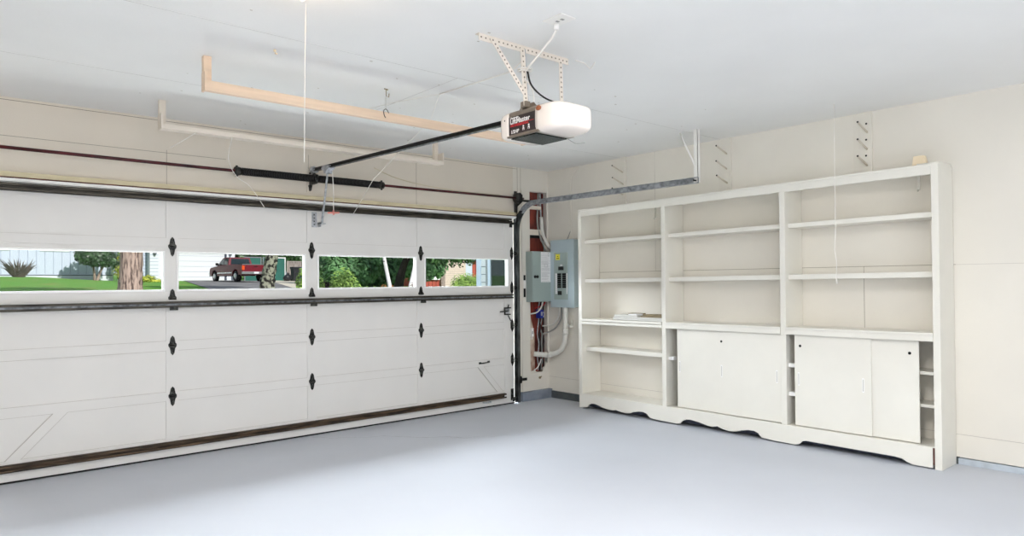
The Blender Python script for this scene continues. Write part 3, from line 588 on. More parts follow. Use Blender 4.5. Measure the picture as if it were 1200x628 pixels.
t = thing('ceiling_outlet', 'white outlet plate on the ceiling above the opener with its plug', 'outlet', (-3.235, -3.48, H))
b = MB(); b.box(-3.29, -3.185, -3.545, -3.41, H-0.006, H); b.build('plate', M['whitemetal'], t, bevel=0.002)
b = MB(); b.box(-3.245, -3.225, -3.505, -3.49, H-0.0075, H-0.005); b.box(-3.245, -3.225, -3.47, -3.455, H-0.0075, H-0.005); b.build('socket', M['cable'], t)
b = MB(); b.tube([(-3.215, -3.435, H-0.006), (-3.213, -3.43, H-0.035)], 0.014, 10); b.build('plug', M['white'], t)
wire('power_cord', [(-3.213, -3.43, H-0.035), (-3.21, -3.39, 2.63), (-3.18, -3.25, 2.58), (-3.15, -3.15, 2.555), (-3.12, -3.105, 2.56), (-3.11, -3.09, 2.56)], 0.006, M['cord'], 'white power cord hanging from the ceiling outlet to the opener frame', 'cord')
wire('power_cord', [(-3.11, -3.095, 2.55), (-3.105, -3.12, 2.47), (-3.06, -3.17, 2.40), (-2.98, -3.22, 2.362)], 0.005, M['black'], 'black cord from the opener frame down to the top of the opener', 'cord')
wire('power_cord', [(-3.13, -3.09, 2.51), (-3.09, -3.10, 2.47), (-3.07, -3.10, 2.42), (-3.06, -3.09, 2.385)], 0.004, M['cord'], 'thin white wire beside the left post of the opener frame', 'cord')
wire('antenna_wire', [(-2.90, -3.18, 2.195), (-2.86, -3.20, 2.170), (-2.83, -3.20, 2.165), (-2.77, -3.21, 2.175)], 0.0018, M['cable'], 'thin antenna wire drooping under the opener', 'wire', 6)
t = thing('ceiling_hook', 'white metal strip bent into a hook on the ceiling right of the opener frame', 'hook', (-2.65, -3.09, H))
b = MB(); b.tube([(-2.72, -3.09, H-.003), (-2.64, -3.09, H-.004), (-2.59, -3.09, H-0.03), (-2.60, -3.14, H-0.004)], 0.004, 6); b.build('strip', M['cord'], t)

# ------------------------------------------------------------------ ceiling racks and strings
def rack(x0, x1, y, zb, hr, th, m, label, pw):
    t = thing('ceiling_rack', label, 'rack', ((x0+x1)/2, y, H))
    b = MB(); b.box(x0+0.002, x1-0.002, y-th/2, y+th/2, zb, zb+hr); b.build('rail', m, t, bevel=0.002)
    for xa in (x0, x1-pw):
        b = MB(); b.box(xa, xa+pw, y+th/2, y+th/2+0.035, zb+0.02, H); b.build('post', m, t, bevel=0.002)
        e = MB(); e.box(xa-0.006 if xa == x0 else xa+pw-0.006, xa+0.006 if xa == x0 else xa+pw+0.006, y-th/2-0.002, y+th/2+0.02, zb-0.002, zb+0.11); e.build('end_block', m, t, bevel=0.002)
    return t
rack(-4.452, -1.98, -1.80, 2.488, 0.060, 0.038, M['wood'], 'bare pine rack rail hanging from the ceiling, nearer the opener', 0.045)
rack(-4.405, -1.995, -0.635, 2.478, 0.034, 0.085, M['woodwhite'], 'white painted rack rail hanging from the ceiling close to the garage door', 0.045)
t = thing('spring_hook', 'small spring with an open hook hanging from the ceiling above the pine rack', 'hook', (-3.285, -1.845, H))
b = MB(); b.tube([(-3.30, -1.845, H-.003), (-3.27, -1.845, H-.006)], 0.004, 6); b.tube([(-3.285, -1.845, H-.002), (-3.285, -1.845, H-.05), (-3.265, -1.845, H-.055), (-3.262, -1.845, H-.03)], 0.003, 6); b.build('eye', M['brownwood'], t)
b = MB(); pts = [(-3.288+0.006*math.cos(k*.8), -1.845+0.006*math.sin(k*.8), H-.055-k*.0012) for k in range(70)]; b.tube(pts, 0.002, 5); b.build('spring', M['boards'], t)
b = MB(); b.tube(smooth([(-3.288, -1.845, H-.138), (-3.275, -1.845, H-.15), (-3.265, -1.845, H-.165)]), 0.003, 6); b.tube(smooth([(-3.288, -1.845, H-.138), (-3.305, -1.845, H-.155), (-3.300, -1.845, H-.185), (-3.29, -1.845, H-.20)]), 0.003, 6); b.build('hook', M['darkmetal'], t)
b = MB(); b.tube([(-4.17, -2.13, H), (-4.17, -2.13, H-0.012)], 0.008, 8); b.tube([(-4.17, -2.13, H-0.02), (-4.16, -2.14, H-0.025)], 0.005, 6); o = b.build('ceiling_hook', M['block']); setorigin(o, (-4.17, -2.13, H)); tag(o, 'tiny tan screw hook in the ceiling near the bulb', 'hook')
wire('string_line', [(-3.11, -3.075, 2.635), (-2.885, -2.70, H-.008), (-2.91, -2.3, H-.006), (-2.942, -1.986, H-.008)], 0.0045, M['cord'], 'white cord stapled along the ceiling from the opener frame', 'cord', 6, sm=False)
wire('string_line', [(-2.942, -1.986, H-.008), (-2.91, -1.83, 2.55), (-2.86, -0.9, 2.23), (-2.62, -0.10, 2.03)], 0.0025, M['cord'], 'thin cord slanting down over the pine rack to the top of the door', 'cord', 6, sm=False)
wire('string_line', [(-2.942, -1.986, H-.008), (-3.06, -1.6, H-.004), (-3.14, -1.2, H-.003)], 0.0022, M['cord'], 'faint cord running forward along the ceiling from the cord fork', 'cord', 6, sm=False)
wire('hanging_string', [(-4.18, -0.66, 2.476), (-4.25, -0.60, 2.42), (-4.32, -0.55, 2.37)], 0.003, M['cord'], 'short white string dangling left from the white painted rack', 'string', 6, sm=False)
wire('hanging_string', [(-3.92, -0.66, 2.476), (-3.86, -0.40, 2.36), (-3.74, -0.22, 2.26), (-3.60, -0.15, 2.19), (-3.46, -0.11, 2.02)], 0.0028, M['cord'], 'long white string trailing from the white painted rack over the left spring', 'string', 6)
wire('telephone_wire', [(-2.35, -0.006, 2.50), (-2.1, -0.006, 2.425), (-1.7, -0.006, 2.375), (-1.2, -0.006, 2.355), (-0.75, -0.006, 2.36)], 0.003, M['trim'], 'thin wire sagging along the header above the torsion shaft', 'wire', 6)

# bulb fixture at the top edge of the frame
t = thing('ceiling_bulb', 'lit bare bulb in a ceiling lampholder near the top edge, left of centre', 'light', (-4.476, -3.20, H))
b = MB(); b.tube([(-4.476, -3.20, H), (-4.476, -3.20, H-0.03), (-4.476, -3.20, H-0.045)], 0.05, 20, radii=[0.058, 0.05, 0.022]); b.build('lampholder', M['whitemetal'], t)
b = MB(); b.tube([(-4.476, -3.20, H-0.045), (-4.476, -3.20, H-0.065), (-4.476, -3.20, H-0.09), (-4.476, -3.20, H-0.115), (-4.476, -3.20, H-0.130), (-4.476, -3.20, H-0.140)], 0.03, 16, radii=[0.014, 0.018, 0.028, 0.031, 0.022, 0.006]); b.build('bulb', M['bulb'], t)
wire('pull_cord', [(-4.30, -2.84, H), (-4.297, -2.82, 2.4), (-4.293, -2.80, 1.955)], 0.0017, M['cord'], 'white pull cord hanging from the ceiling over the left spring', 'cord', 6, sm=False)
t = thing('pull_cord', 'white pull cord hanging in front of the right shelf bay', 'cord', (-0.46, -3.615, H))
b = MB(); b.tube([(-0.46, -3.615, H), (-0.458, -3.613, 2.2), (-0.455, -3.612, 1.75), (-0.46, -3.606, 1.60), (-0.45, -3.616, 1.50), (-0.455, -3.612, 1.37)], 0.0025, 6); b.build('cord', M['cord'], t)
b = MB(); b.tube([(-0.455, -3.612, 1.385), (-0.45, -3.612, 1.365), (-0.452, -3.617, 1.342)], 0.006, 6, radii=[.004, .007, .004]); b.build('knot', M['cord'], t)

# ------------------------------------------------------------------ shelf unit
U0 = Vector((-0.15, -2.52, 0.02))
su = thing('shelving_unit', 'long off-white built-in shelving unit with sliding cupboard doors, along the right wall', 'shelf unit', U0)
def tilt(o):
    # the unit is levelled slightly higher at its far right end, like the slab under it
    w = world_loc(su)
    for v in o.data.vertices:
        d = -(v.co.y+w.y)-0.78; z = v.co.z+w.z
        v.co.z = z*(1+0.0047*d) + (0.0045*d if z < 0.3 else 0.0) - w.z
    return o
def upart(b, name, m=None, bevel=0.0025, parent=None): return tilt(b.build(name, m or M['shelf'], parent or su, bevel=bevel))
YS = [(-0.826, -0.780), (-1.927, -1.881), (-3.130, -3.082), (-4.258, -4.212)]
for k, (y0, y1) in enumerate(YS):
    b = MB(); b.box(-0.300, -0.006, y0, y1, 0.018 if k in (0, 3) else 0.17, 2.150)
    if k == 3: b.box(-0.29, -0.01, y1, y1+0.002, 0.05, 0.12)
    upart(b, 'side_panel' if k in (0, 3) else 'divider')
bays = [(-1.881, -0.826), (-3.082, -1.927), (-4.212, -3.130)]
b = MB(); b.box(-0.302, -0.006, -4.212, -0.826, 2.132, 2.150); b.box(-0.302, -0.280, -4.212, -0.826, 2.076, 2.132); upart(b, 'top_rail')
b = MB(); b.box(-0.24, -0.006, -4.252, -4.10, 2.151, 2.168); upart(b, 'top_board')
for (y0, y1) in bays:
    for z0, z1, x in ((1.783, 1.820, -0.245), (1.361, 1.402, -0.245)):
        b = MB(); b.box(x, -0.006, y0, y1, z0, z1); upart(b, 'shelf')
    b = MB()
    if y1 == -0.826:
        b.box(-0.312, -0.006, y0, y1, 0.950, 0.974); b.box(-0.304, -0.02, y0, y1, 0.917, 0.946)
    else:
        b.box(-0.312, -0.006, y0, y1, 0.958, 0.975); b.box(-0.306, -0.288, y0, y1, 0.915, 0.960)
    upart(b, 'counter')
b = MB(); b.box(-0.235, -0.006, -1.881, -0.826, 0.626, 0.668); upart(b, 'shelf')
for (y0, y1) in bays[1:]:
    for z0, z1 in ((0.672, 0.695), (0.440, 0.463)):
        b = MB(); b.box(-0.215, -0.006, y0, y1-0.16, z0, z1); lab(upart(b, 'shelf'), 'inner cupboard shelf')
b = MB(); b.box(-0.296, -0.006, -4.212, -0.826, 0.150, 0.170); upart(b, 'bottom_deck')
# scalloped kick board: outline above the floor
base = [(-0.83, .029), (-.90, .034), (-.918, .060), (-.95, .078), (-1.004, .082), (-1.06, .072), (-1.12, .056), (-1.182, .048), (-1.26, .046), (-1.30, .058), (-1.34, .046), (-1.42, .040), (-1.476, .046), (-1.52, .064), (-1.60, .080), (-1.65, .082), (-1.691, .072), (-1.735, .036), (-1.80, .030), (-2.05, .026), (-2.085, .034), (-2.108, .060), (-2.15, .080), (-2.20, .084), (-2.29, .074), (-2.38, .056), (-2.428, .052), (-2.48, .066), (-2.53, .050), (-2.60, .040), (-2.66, .048), (-2.72, .066), (-2.78, .078), (-2.836, .080), (-2.875, .066), (-2.906, .034), (-3.0, .028), (-3.20, .026), (-3.235, .036), (-3.26, .062), (-3.29, .070), (-3.50, .068), (-3.75, .067), (-3.95, .066), (-4.00, .060), (-4.035, .042), (-4.07, .030), (-4.20, .030)]
poly = [(y, z-0.002) for y, z in base] + [(-4.20, 0.168), (-0.83, 0.168)]
b = MB(); b.prism(poly, 'x', -0.306, -0.286); upart(b, 'kick_board', bevel=0)
b = MB(); b.box(-0.303, -0.284, -4.211, -4.201, 0.05, 0.165); upart(b, 'kick_gap', M['rust'], 0)
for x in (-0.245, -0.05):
    b = MB(); b.box(x-0.015, x+0.015, -4.20, -0.84, 0.040, 0.149); upart(b, 'bearer', M['kickshade'], 0)  # bearers coloured dark to paint the shadow behind the kick board
def sdoor(y0, y1, x, pulls, holes):
    b = MB(); b.box(x, x+0.012, y0, y1, 0.176, 0.935); d = upart(b, 'sliding_door', bevel=0.0015)
    for y in pulls:
        b = MB(); b.box(x-0.0015, x, y-0.007, y+0.007, 0.508, 0.612); b.box(x-0.002, x-0.001, y-0.003, y+0.003, 0.515, 0.605, M['inner']); upart(b, 'finger_pull', M['frame'], 0, d) if False else tilt2(b, 'finger_pull', d, M['frame'])
    for y, z in holes:
        b = MB(); b.tube([(x-0.001, y, z), (x+0.002, y, z)], 0.011, 12); tilt2(b, 'key_hole', d, M['blackm'])
    return d
def tilt2(b, name, parent, m):
    o = b.build(name, m, None); me = o.data
    for v in me.vertices:
        d = -v.co.y-0.78; v.co.z = v.co.z*(1+0.0047*d)
    w = world_loc(parent); me.transform(Matrix.Translation(-w)); o.parent = parent; return o
sdoor(-3.080, -2.476, -0.276, (-2.512, -3.034), [(-2.511, 0.822)])
sdoor(-2.640, -2.028, -0.262, (-2.058,), [])
sdoor(-3.785, -3.188, -0.276, (-3.222, -3.726), [(-3.236, 0.826)])
sdoor(-4.106, -3.500, -0.262, (), [(-4.046, 0.822)])
for y, z in ((-1.955, 0.632), (-3.155, 0.665), (-3.155, 0.432)):
    b = MB(); b.box(-0.262, -0.21, y-0.028, y+0.028, z-0.018, z+0.012); upart(b, 'shelf_cleat', M['frame'], 0.001)
for y, a in ((-1.746, 0.0), (-4.104, 0.0)):
    b = MB(); b.box(-0.215, -0.185, y-0.022, y+0.022, 2.126, 2.132); b.box(-0.206, -0.200, y-0.008, y+0.008, 1.985, 2.13); b.tube([(-0.203, y, 1.988), (-0.225, y, 1.975), (-0.235, y, 1.99)], 0.004, 6); upart(b, 'hook_bracket', M['inner'], 0)

t = thing('wooden_block', 'small tan wooden block lying on top of the shelving unit near its right end', 'block', (-0.20, -4.11, 2.186))
b = MB(); b.prism([(-4.163, 2.186), (-4.065, 2.186), (-4.075, 2.262), (-4.145, 2.262)], 'x', -0.225, -0.175); b.build('block', M['block'], t, bevel=0.003)

# laminate boards stacked on the left counter
zc = 0.9765+0.003
def board(pts, z0, th, m, label, name='laminate_board'):
    b = MB(); b.prism(pts, 'z', z0, z0+th); o = b.build(name, m, bevel=0.0012); c = sum((Vector((p[0], p[1], 0)) for p in pts), Vector())/len(pts); setorigin(o, (c.x, c.y, z0)); tag(o, label, 'board', 'boards stacked on the left counter')
board([(-0.285, -1.872), (-0.05, -1.872), (-0.05, -1.29), (-0.285, -1.250)], zc+.001, 0.016, M['boards'], 'long grey white board at the bottom of the stack on the left counter')
board([(-0.282, -1.870), (-0.06, -1.870), (-0.06, -1.30), (-0.282, -1.262)], zc+.018, 0.016, M['boards'], 'long grey white board second from the bottom of the counter stack')
board([(-0.276, -1.560), (-0.06, -1.560), (-0.06, -1.31), (-0.276, -1.262)], zc+.035, 0.018, M['boards'], 'short pale board on the left end of the counter stack')
board([(-0.272, -1.868), (-0.10, -1.868), (-0.10, -1.60), (-0.272, -1.60)], zc+.035, 0.012, M['brownwood'], 'brown wood piece on the right end of the counter stack')
board([(-0.274, -1.555), (-0.17, -1.555), (-0.17, -1.45), (-0.274, -1.45)], zc+.054, 0.010, M['paper'], 'small white piece in the middle of the counter stack')
board([(-0.160, -1.55), (-0.06, -1.50), (-0.07, -1.33), (-0.17, -1.36)], zc+.054, 0.012, M['brownwood'], 'thin brown piece lying at the back left of the counter stack')
board([(-0.20, -1.855), (-0.08, -1.855), (-0.08, -1.62), (-0.20, -1.57)], zc+.048, 0.013, M['brownwood'], 'tapered brown piece topmost on the right of the counter stack')

# peg racks on the right wall
def pegrack(y0, y1, z0, pegs, label, holes=(), tip=(-0.19, 0.055)):
    t = thing('peg_rack', label, 'peg rack', (0, (y0+y1)/2, z0))
    b = MB(); b.box(-0.020, 0, y0, y1, z0, H); b.box(-0.005, 0, y1, y1+0.055, z0, H); b.build('back_board', M['wall'], t, bevel=0.002)
    for (y, z) in pegs:
        b = MB(); b.tube([(-0.015, y, z), (-0.190, y, z+tip[1])], 0.008, 8); b.tube([(-0.190, y, z+tip[1]), (-0.194, y, z+tip[1]+0.001)], 0.0075, 8, M['darkmetal']); b.build('peg', M['peg'], t)
    for (y, z) in holes:
        b = MB(); b.tube([(-0.019, y, z), (-0.0212, y, z)], 0.008, 10); b.build('bolt', M['darkmetal'], t)
pegrack(-1.216, -1.160, 2.155, [(-1.180, 2.537), (-1.183, 2.41), (-1.178, 2.30)], 'narrow wall board with angled pegs above the left end of the shelving unit')
pegrack(-2.470, -2.385, 2.163, [(-2.428, 2.55), (-2.426, 2.41), (-2.43, 2.278)], 'wall board with three angled pegs above the middle of the shelving unit')
pegrack(-3.712, -3.620, 2.17, [(-3.676, 2.537), (-3.674, 2.403), (-3.673, 2.273)], 'wall board with three pegs and dark bolts above the right shelf bay', [(-3.671, 2.605), (-3.669, 2.478), (-3.667, 2.352)])

# ------------------------------------------------------------------ outside
def sm(t): t = min(1, max(0, t)); return t*t*(3-2*t)
def gz(x, y):
    if y < 0.2: z = -0.03
    elif y < 8: z = -0.03+0.38*(y-0.2)/7.8
    elif y < 28: z = 0.35+0.77*(y-8)/20
    else: z = 1.12+0.026*(y-28)
    return z + 0.34*sm((6-x)/7)*sm((y-24)/26)
def patch(name, y0, y1, xl, xr, m, off=0.0, ny=24, nx=12):
    b = MB(); g = [[b.bm.verts.new((xl(y)+(xr(y)-xl(y))*i/nx, y, gz(xl(y)+(xr(y)-xl(y))*i/nx, y)+off)) for i in range(nx+1)] for y in [y0+(y1-y0)*j/ny for j in range(ny+1)]]
    for j in range(ny):
        for i in range(nx): b.bm.faces.new([g[j][i], g[j][i+1], g[j+1][i+1], g[j+1][i]]).smooth = True
    return struct(b.build(name, m))
patch('ground', 0.12, 90, lambda y: -40, lambda y: 70, M['lawn'], -0.02, 48, 44)
patch('driveway', 0.12, 8.0, lambda y: -6.2, lambda y: 0.8, M['drive'], 0.01)
patch('street', 8.0, 20.0, lambda y: -40, lambda y: 70, M['asphalt'], 0.015)
edge = lambda y: 4.7+(y-28)*0.213
patch('driveway_opposite', 20.0, 52.0, lambda y: edge(y), lambda y: max(edge(y)+2, 8.2+(y-26)*0.32), M['asphalt'], 0.02)
patch('driveway_beside_fence', 26.0, 52.0, lambda y: 8.2+(y-26)*0.32, lambda y: 12+(y-26)*0.36, M['concrete'], 0.022)

# own roof edge over the door
b = MB(); ym = YB/2; b.prism([(0.80, 2.37), (0.80, 2.52), (ym, 5.45), (YB-0.8, 2.52), (YB-0.8, 2.37), (ym, 5.30)], 'x', XL-0.6, 0.7)
struct(b.build('roof', M['roof']))

def leaves(b, blobs, n, s, seed, m=None):
    rr = random.Random(seed); i = b.mi(m); tot = sum(r[0]*r[1]*r[2] for _, r in blobs)
    for c, r in blobs:
        k = int(n*(r[0]*r[1]*r[2])/tot)
        for _ in range(k):
            d = Vector((rr.gauss(0, 1), rr.gauss(0, 1), rr.gauss(0, 1))).normalized(); q = rr.uniform(0.55, 1.05)
            p = Vector(c)+Vector((d.x*r[0], d.y*r[1], d.z*r[2]))*q
            u = Vector((rr.gauss(0, 1), rr.gauss(0, 1), rr.gauss(0, 1))).normalized(); nrm = (d+Vector((0, -0.4, 0.6))+u*0.7).normalized()
            a = nrm.cross(u).normalized()*s*rr.uniform(.6, 1.2); w = nrm.cross(a).normalized()*s*rr.uniform(.35, .6)
            f = b.bm.faces.new([b.bm.verts.new(p-a), b.bm.verts.new(p+w), b.bm.verts.new(p+a), b.bm.verts.new(p-w)]); f.material_index = i
def trunk(b, pts, radii, n=16, seed=1, rough=0.06):
    b.tube(smooth(pts, 5), 0.3, n, radii=[radii[min(len(radii)-1, int(k/5))]*(1-(k/5 % 1)) + radii[min(len(radii)-1, int(k/5)+1)]*(k/5 % 1) for k in range(5*(len(pts)-1)+1)])
    rr = random.Random(seed)
    for v in b.bm.verts: v.co += Vector((rr.gauss(0, 1), rr.gauss(0, 1), 0))*rough*radii[0]*.5
def plant(name, label, cat, loc, blobs, n, s, m, seed, trunks=None, tm=None, tr=None, group=None):
    t = thing(name, label, cat, loc, group)
    b = MB(); leaves(b, blobs, n, s, seed)
    # a dense core keeps the crown solid from every side
    for c, r in blobs: b.ball(c, 1.0, seg=12, sc=(r[0]*.62, r[1]*.62, r[2]*.62))
    b.build('foliage', m, t)
    for k, p in enumerate(trunks or []):
        b = MB(); trunk(b, p, tr[k] if isinstance(tr[0], (list, tuple)) else tr, 10, seed+k, 0.05); b.build('trunk', tm, t)
    return t

# big trunks near the street
t = thing('tree', 'thick brown tree trunk standing on the lawn, seen through the leftmost window', 'tree', (-0.42, 20, gz(-.4, 20)))
b = MB(); trunk(b, [(-0.42, 20, 0.7), (-0.42, 20, 1.1), (-0.41, 20, 1.6), (-0.38, 20, 2.4), (-0.36, 20, 5.0), (-0.3, 20, 8.0)], [0.50, 0.385, 0.355, 0.345, 0.33, 0.28], 28, 4, 0.05); b.build('trunk', M['bark'], t)
b = MB(); leaves(b, [((-0.3, 20, 8.6), (2.6, 2.4, 2.0))], 900, .25, 3); b.build('foliage', M['leaf'], t)
t = thing('tree', 'dark mottled tree trunk leaning right in front of the pickup truck', 'tree', (6.1, 25, gz(6, 25)))
b = MB(); trunk(b, [(6.05, 25, 0.8), (6.12, 25, 1.15), (6.24, 25, 1.9), (6.38, 25, 2.7), (6.6, 25, 4.5), (6.8, 25, 6.5)], [0.42, 0.33, 0.285, 0.27, 0.24, 0.2], 28, 9, 0.1); b.build('trunk', M['lichen'], t)
b = MB(); leaves(b, [((6.9, 25, 7.6), (2.4, 2.2, 1.8))], 900, .25, 5); b.build('foliage', M['leaf'], t)

# pale blue house across the street
FY = 52.0; g0 = 2.03
t = thing('house', 'pale blue house with vertical siding and a white garage door across the street', 'house', (2.0, FY, 1.7))
b = MB(); b.box(-14, 4.90, FY, FY+3, g0+0.12, 5.2)
x = -13.8
while x < 4.8: b.box(x, x+0.035, FY-0.012, FY, g0+0.2, 5.2, M['groove']); x += 0.50
b.build('wall', M['siding'], t)
b = MB(); b.box(-14.02, 4.93, FY-0.03, FY+3, g0-0.5, g0+0.11); b.build('foundation', M['sidingw'], t)
b = MB(); b.box(-14.02, 4.9, FY-0.05, FY, g0+0.11, g0+0.16); b.build('skirt_strip', M['dim'], t)
b = MB(); b.box(4.78, 4.94, FY-0.04, FY+.1, g0, 5.2); b.build('corner_board', M['frame'], t)
for (xa, xb) in ((-3.2, -1.30), (0.42, 2.18)):
    b = MB(); b.box(xa, xb, FY-0.06, FY, 3.86, 5.0); w = b.build('window', M['frame'], t)
    b = MB(); b.box(xa+.12, xb-.12, FY-0.08, FY-.055, 3.98, 4.9); b.build('pane', M['dim'], w)
b = MB(); b.box(6.2, 7.55, FY+0.8, FY+3, 1.3, 5.2); 
z = 1.9
while z < 5: b.box(6.2, 7.6, FY+0.78, FY+.8, z, z+0.025, M['groove']); z += 0.26
b.build('wall', M['siding'], t)
b = MB(); b.box(7.40, 8.09, FY, FY+3, 1.3, 5.2)
z = 1.9
while z < 5: b.box(7.4, 8.0, FY-0.012, FY, z, z+0.03, M['groove']); z += 0.26
b.build('wall', M['sidingw'], t)
b = MB(); b.box(13.10, 13.80, FY, FY+3, 1.3, 5.2); b.box(8.0, 13.15, FY, FY+3, 4.04, 5.2); b.build('wall', M['sidingw'], t)
b = MB(); b.box(8.02, 13.12, FY+0.12, FY+0.2, 1.5, 4.04)
for k in range(1, 6): b.box(8.02, 13.12, FY+0.105, FY+.12, 1.62+k*.42, 1.635+k*.42, M['groove'])
b.build('garage_door', M['garagew'], t)
b = MB(); b.box(8.0, 13.15, FY-.005, FY+.12, 3.98, 4.06); b.box(13.02, 13.14, FY-.005, FY+.12, 1.7, 4.0); b.build('reveal_shadow', M['dim'], t)  # dark strips paint the header's shadow round the garage door
b = MB(); b.tube([(13.42, FY-0.12, 3.80), (13.42, FY-.12, 4.0)], 0.12, 10, radii=[.07, .13]); b.box(13.38, 13.46, FY-.12, FY, 3.9, 3.96); b.build('wall_lantern', M['greytrim'], t)
b = MB(); b.tube([(7.75, FY-0.12, 3.72), (7.75, FY-.12, 3.92)], 0.12, 10, radii=[.06, .13]); b.box(7.72, 7.78, FY-.12, FY, 3.8, 3.86); b.build('wall_lantern', M['greytrim'], t)
b = MB(); b.prism([(-14.8, 5.2), (14.5, 5.2), (12, 7.2), (-12, 7.2)], 'y', FY-0.8, FY+3.2); b.build('roof', M['roof'], t)

# spiky plant and round shrub by that house
t = thing('spiky_plant', 'spiky bronze plant with upright sword leaves in front of the blue house', 'plant', (-0.95, 50, gz(-.95, 50)))
b = MB(); rr = random.Random(11); zb = gz(-.95, 50)
for k in range(46):
    a = rr.uniform(-1, 1); dy = rr.uniform(-.4, .4); L = rr.uniform(.8, 1.45); x0 = -0.95+a*.28
    p0 = Vector((x0, 50+dy*.3, zb-.05)); p1 = p0+Vector((a*.45, dy*.5, L*.55)); p2 = p0+Vector((a*1.0*rr.uniform(.7, 1.1), dy, L*rr.uniform(.75, 1.0)))
    w = Vector((.05, 0, 0)); vs = [b.bm.verts.new(q) for q in (p0-w, p0+w, p1+w, p2, p1-w)]; b.bm.faces.new([vs[0], vs[1], vs[2], vs[4]]); b.bm.faces.new([vs[4], vs[2], vs[3]])
b.build('foliage', M['bronze'], t)
gx = gz(3.4, 49)
plant('round_shrub', 'round glossy dark green shrub with two stems against the blue house', 'shrub', (3.35, 49, gx), [((3.35, 49, gx+2.15), (1.35, 1.0, 1.2)), ((2.75, 48.8, gx+1.65), (.7, .7, .6)), ((4.1, 48.9, gx+1.45), (.75, .7, .65)), ((3.4, 48.6, gx+1.35), (.7, .6, .45))], 2600, .16, M['leafdark'], 21, [[(3.25, 49, gx-.1), (3.22, 49, gx+.6), (3.1, 49, gx+1.2)], [(3.4, 49, gx-.1), (3.6, 49, gx+.6), (3.85, 49, gx+1.1)]], M['bark'], [.10, .08, .06])
plant('bush', 'yellow green bush beyond the corner of the blue house, left of the thick trunk', 'bush', (5.4, 51, gz(5.4, 51)), [((5.35, 51, 3.1), (.7, .6, .75)), ((5.3, 51, 2.4), (.5, .5, .6))], 700, .13, M['leafyellow'], 22)
plant('low_bush', 'low yellow green bush at the foot of the thick trunk, on its right', 'bush', (6.5, 48, gz(6.5, 48)), [((6.35, 48, gz(6.5, 48)+.18), (.62, .4, .34)), ((6.9, 48, gz(6.5, 48)+.05), (.5, .3, .2))], 500, .09, M['leafyellow'], 23)

# pickup truck
TX, TY = 12.15, 46.4; TZ = gz(TX, TY)+0.03
tr = thing('pickup_truck', 'maroon extended-cab pickup truck parked nose-in by the white garage door', 'truck', (TX, TY, TZ))
hL = 2.75; W = 0.98
def q(p): return (p[0]+TX, p[1]+TY, p[2]+TZ)
prof = [(-hL, .62), (-hL, 1.18), (-hL+.02, 1.22), (-.35, 1.22), (-.35, 1.2), (1.2, 1.2), (1.45, 1.16), (2.5, 1.06), (2.68, .95), (hL, .70), (hL, .5), (2.35, .42), (2.30, .62), (2.15, .82), (1.85, .90), (1.55, .82), (1.40, .62), (1.38, .42), (-1.18, .42), (-1.20, .62), (-1.35, .82), (-1.65, .90), (-1.95, .82), (-2.10, .62), (-2.14, .48), (-hL+.1, .48)]
b = MB(); b.prism([(y+TY, z+TZ) for y, z in prof], 'x', TX-W, TX+W); b.box(TX-W+.08, TX+W-.08, TY-hL+.08, TY-.45, TZ+1.221, TZ+1.222, M['blackm']); b.build('body', M['truck'], tr, bevel=0.03)
cab = [(-.42, 1.19), (1.55, 1.16), (.85, 1.74), (.55, 1.80), (-.20, 1.80), (-.30, 1.76)]
b = MB(); bm_ = b.bm; A = []; B = []
for s_, L_ in ((-1, A), (1, B)):
    for (y, z) in cab: L_.append(bm_.verts.new((TX+s_*(W-.04 if z < 1.3 else W-.20), TY+y, TZ+z)))
bm_.faces.new(A); bm_.faces.new(B[::-1])
for k in range(len(cab)): bm_.faces.new([A[k], B[k], B[(k+1) % 6], A[(k+1) % 6]])
b.build('cab', M['truck'], tr, bevel=0.03)
def gq(pts, name='window', m='carglass'):
    b = MB(); b.face([q(p) for p in pts]); o = b.build(name, M[m], tr); s = o.modifiers.new('s', 'SOLIDIFY'); s.thickness = .02; s.offset = 0; return o
gq([(-.74, -.405, 1.27), (.74, -.405, 1.27), (.66, -.335, 1.70), (-.66, -.335, 1.70)])
for s_ in (-1, 1):
    gq([(s_*.925, .42, 1.26), (s_*.925, 1.30, 1.24), (s_*.81, .80, 1.68), (s_*.81, .42, 1.70)]); gq([(s_*.925, -.26, 1.26), (s_*.925, .34, 1.26), (s_*.81, .34, 1.70), (s_*.81, -.16, 1.70)])
gq([(-.80, 1.53, 1.22), (.80, 1.53, 1.22), (.70, .93, 1.70), (-.70, .93, 1.70)])
for (sx, yy) in ((-1, 1.85), (1, 1.85), (-1, -1.65), (1, -1.65)):
    b = MB(); x0 = TX+sx*(W-.22); x1 = TX+sx*(W+.01); b.tube([(x0, TY+yy, TZ+.38), (x0+sx*.02, TY+yy, TZ+.38), (x1-sx*.02, TY+yy, TZ+.38), (x1, TY+yy, TZ+.38)], .38, 24, radii=[.35, .385, .385, .35]); wv = b.build('wheel', M['tire'], tr)
    b = MB(); b.tube([(x1-sx*.03, TY+yy, TZ+.38), (x1+sx*.012, TY+yy, TZ+.38), (x1+sx*.03, TY+yy, TZ+.38)], .2, 16, radii=[.24, .23, .08]); b.build('rim', M['chrome'], wv)
b = MB(); b.box(TX-W-.01, TX+W+.01, TY-hL-.14, TY-hL+.05, TZ+.52, TZ+.70); b.build('rear_bumper', M['chrome'], tr, bevel=.02)
b = MB(); b.box(TX-W-.01, TX+W+.01, TY+hL-.08, TY+hL+.10, TZ+.42, TZ+.66); b.build('front_bumper', M['chrome'], tr, bevel=.02)
b = MB(); b.box(TX-.16, TX+.20, TY-hL-.155, TY-hL-.14, TZ+.55, TZ+.68); b.build('licence_plate', M['plate'], tr)
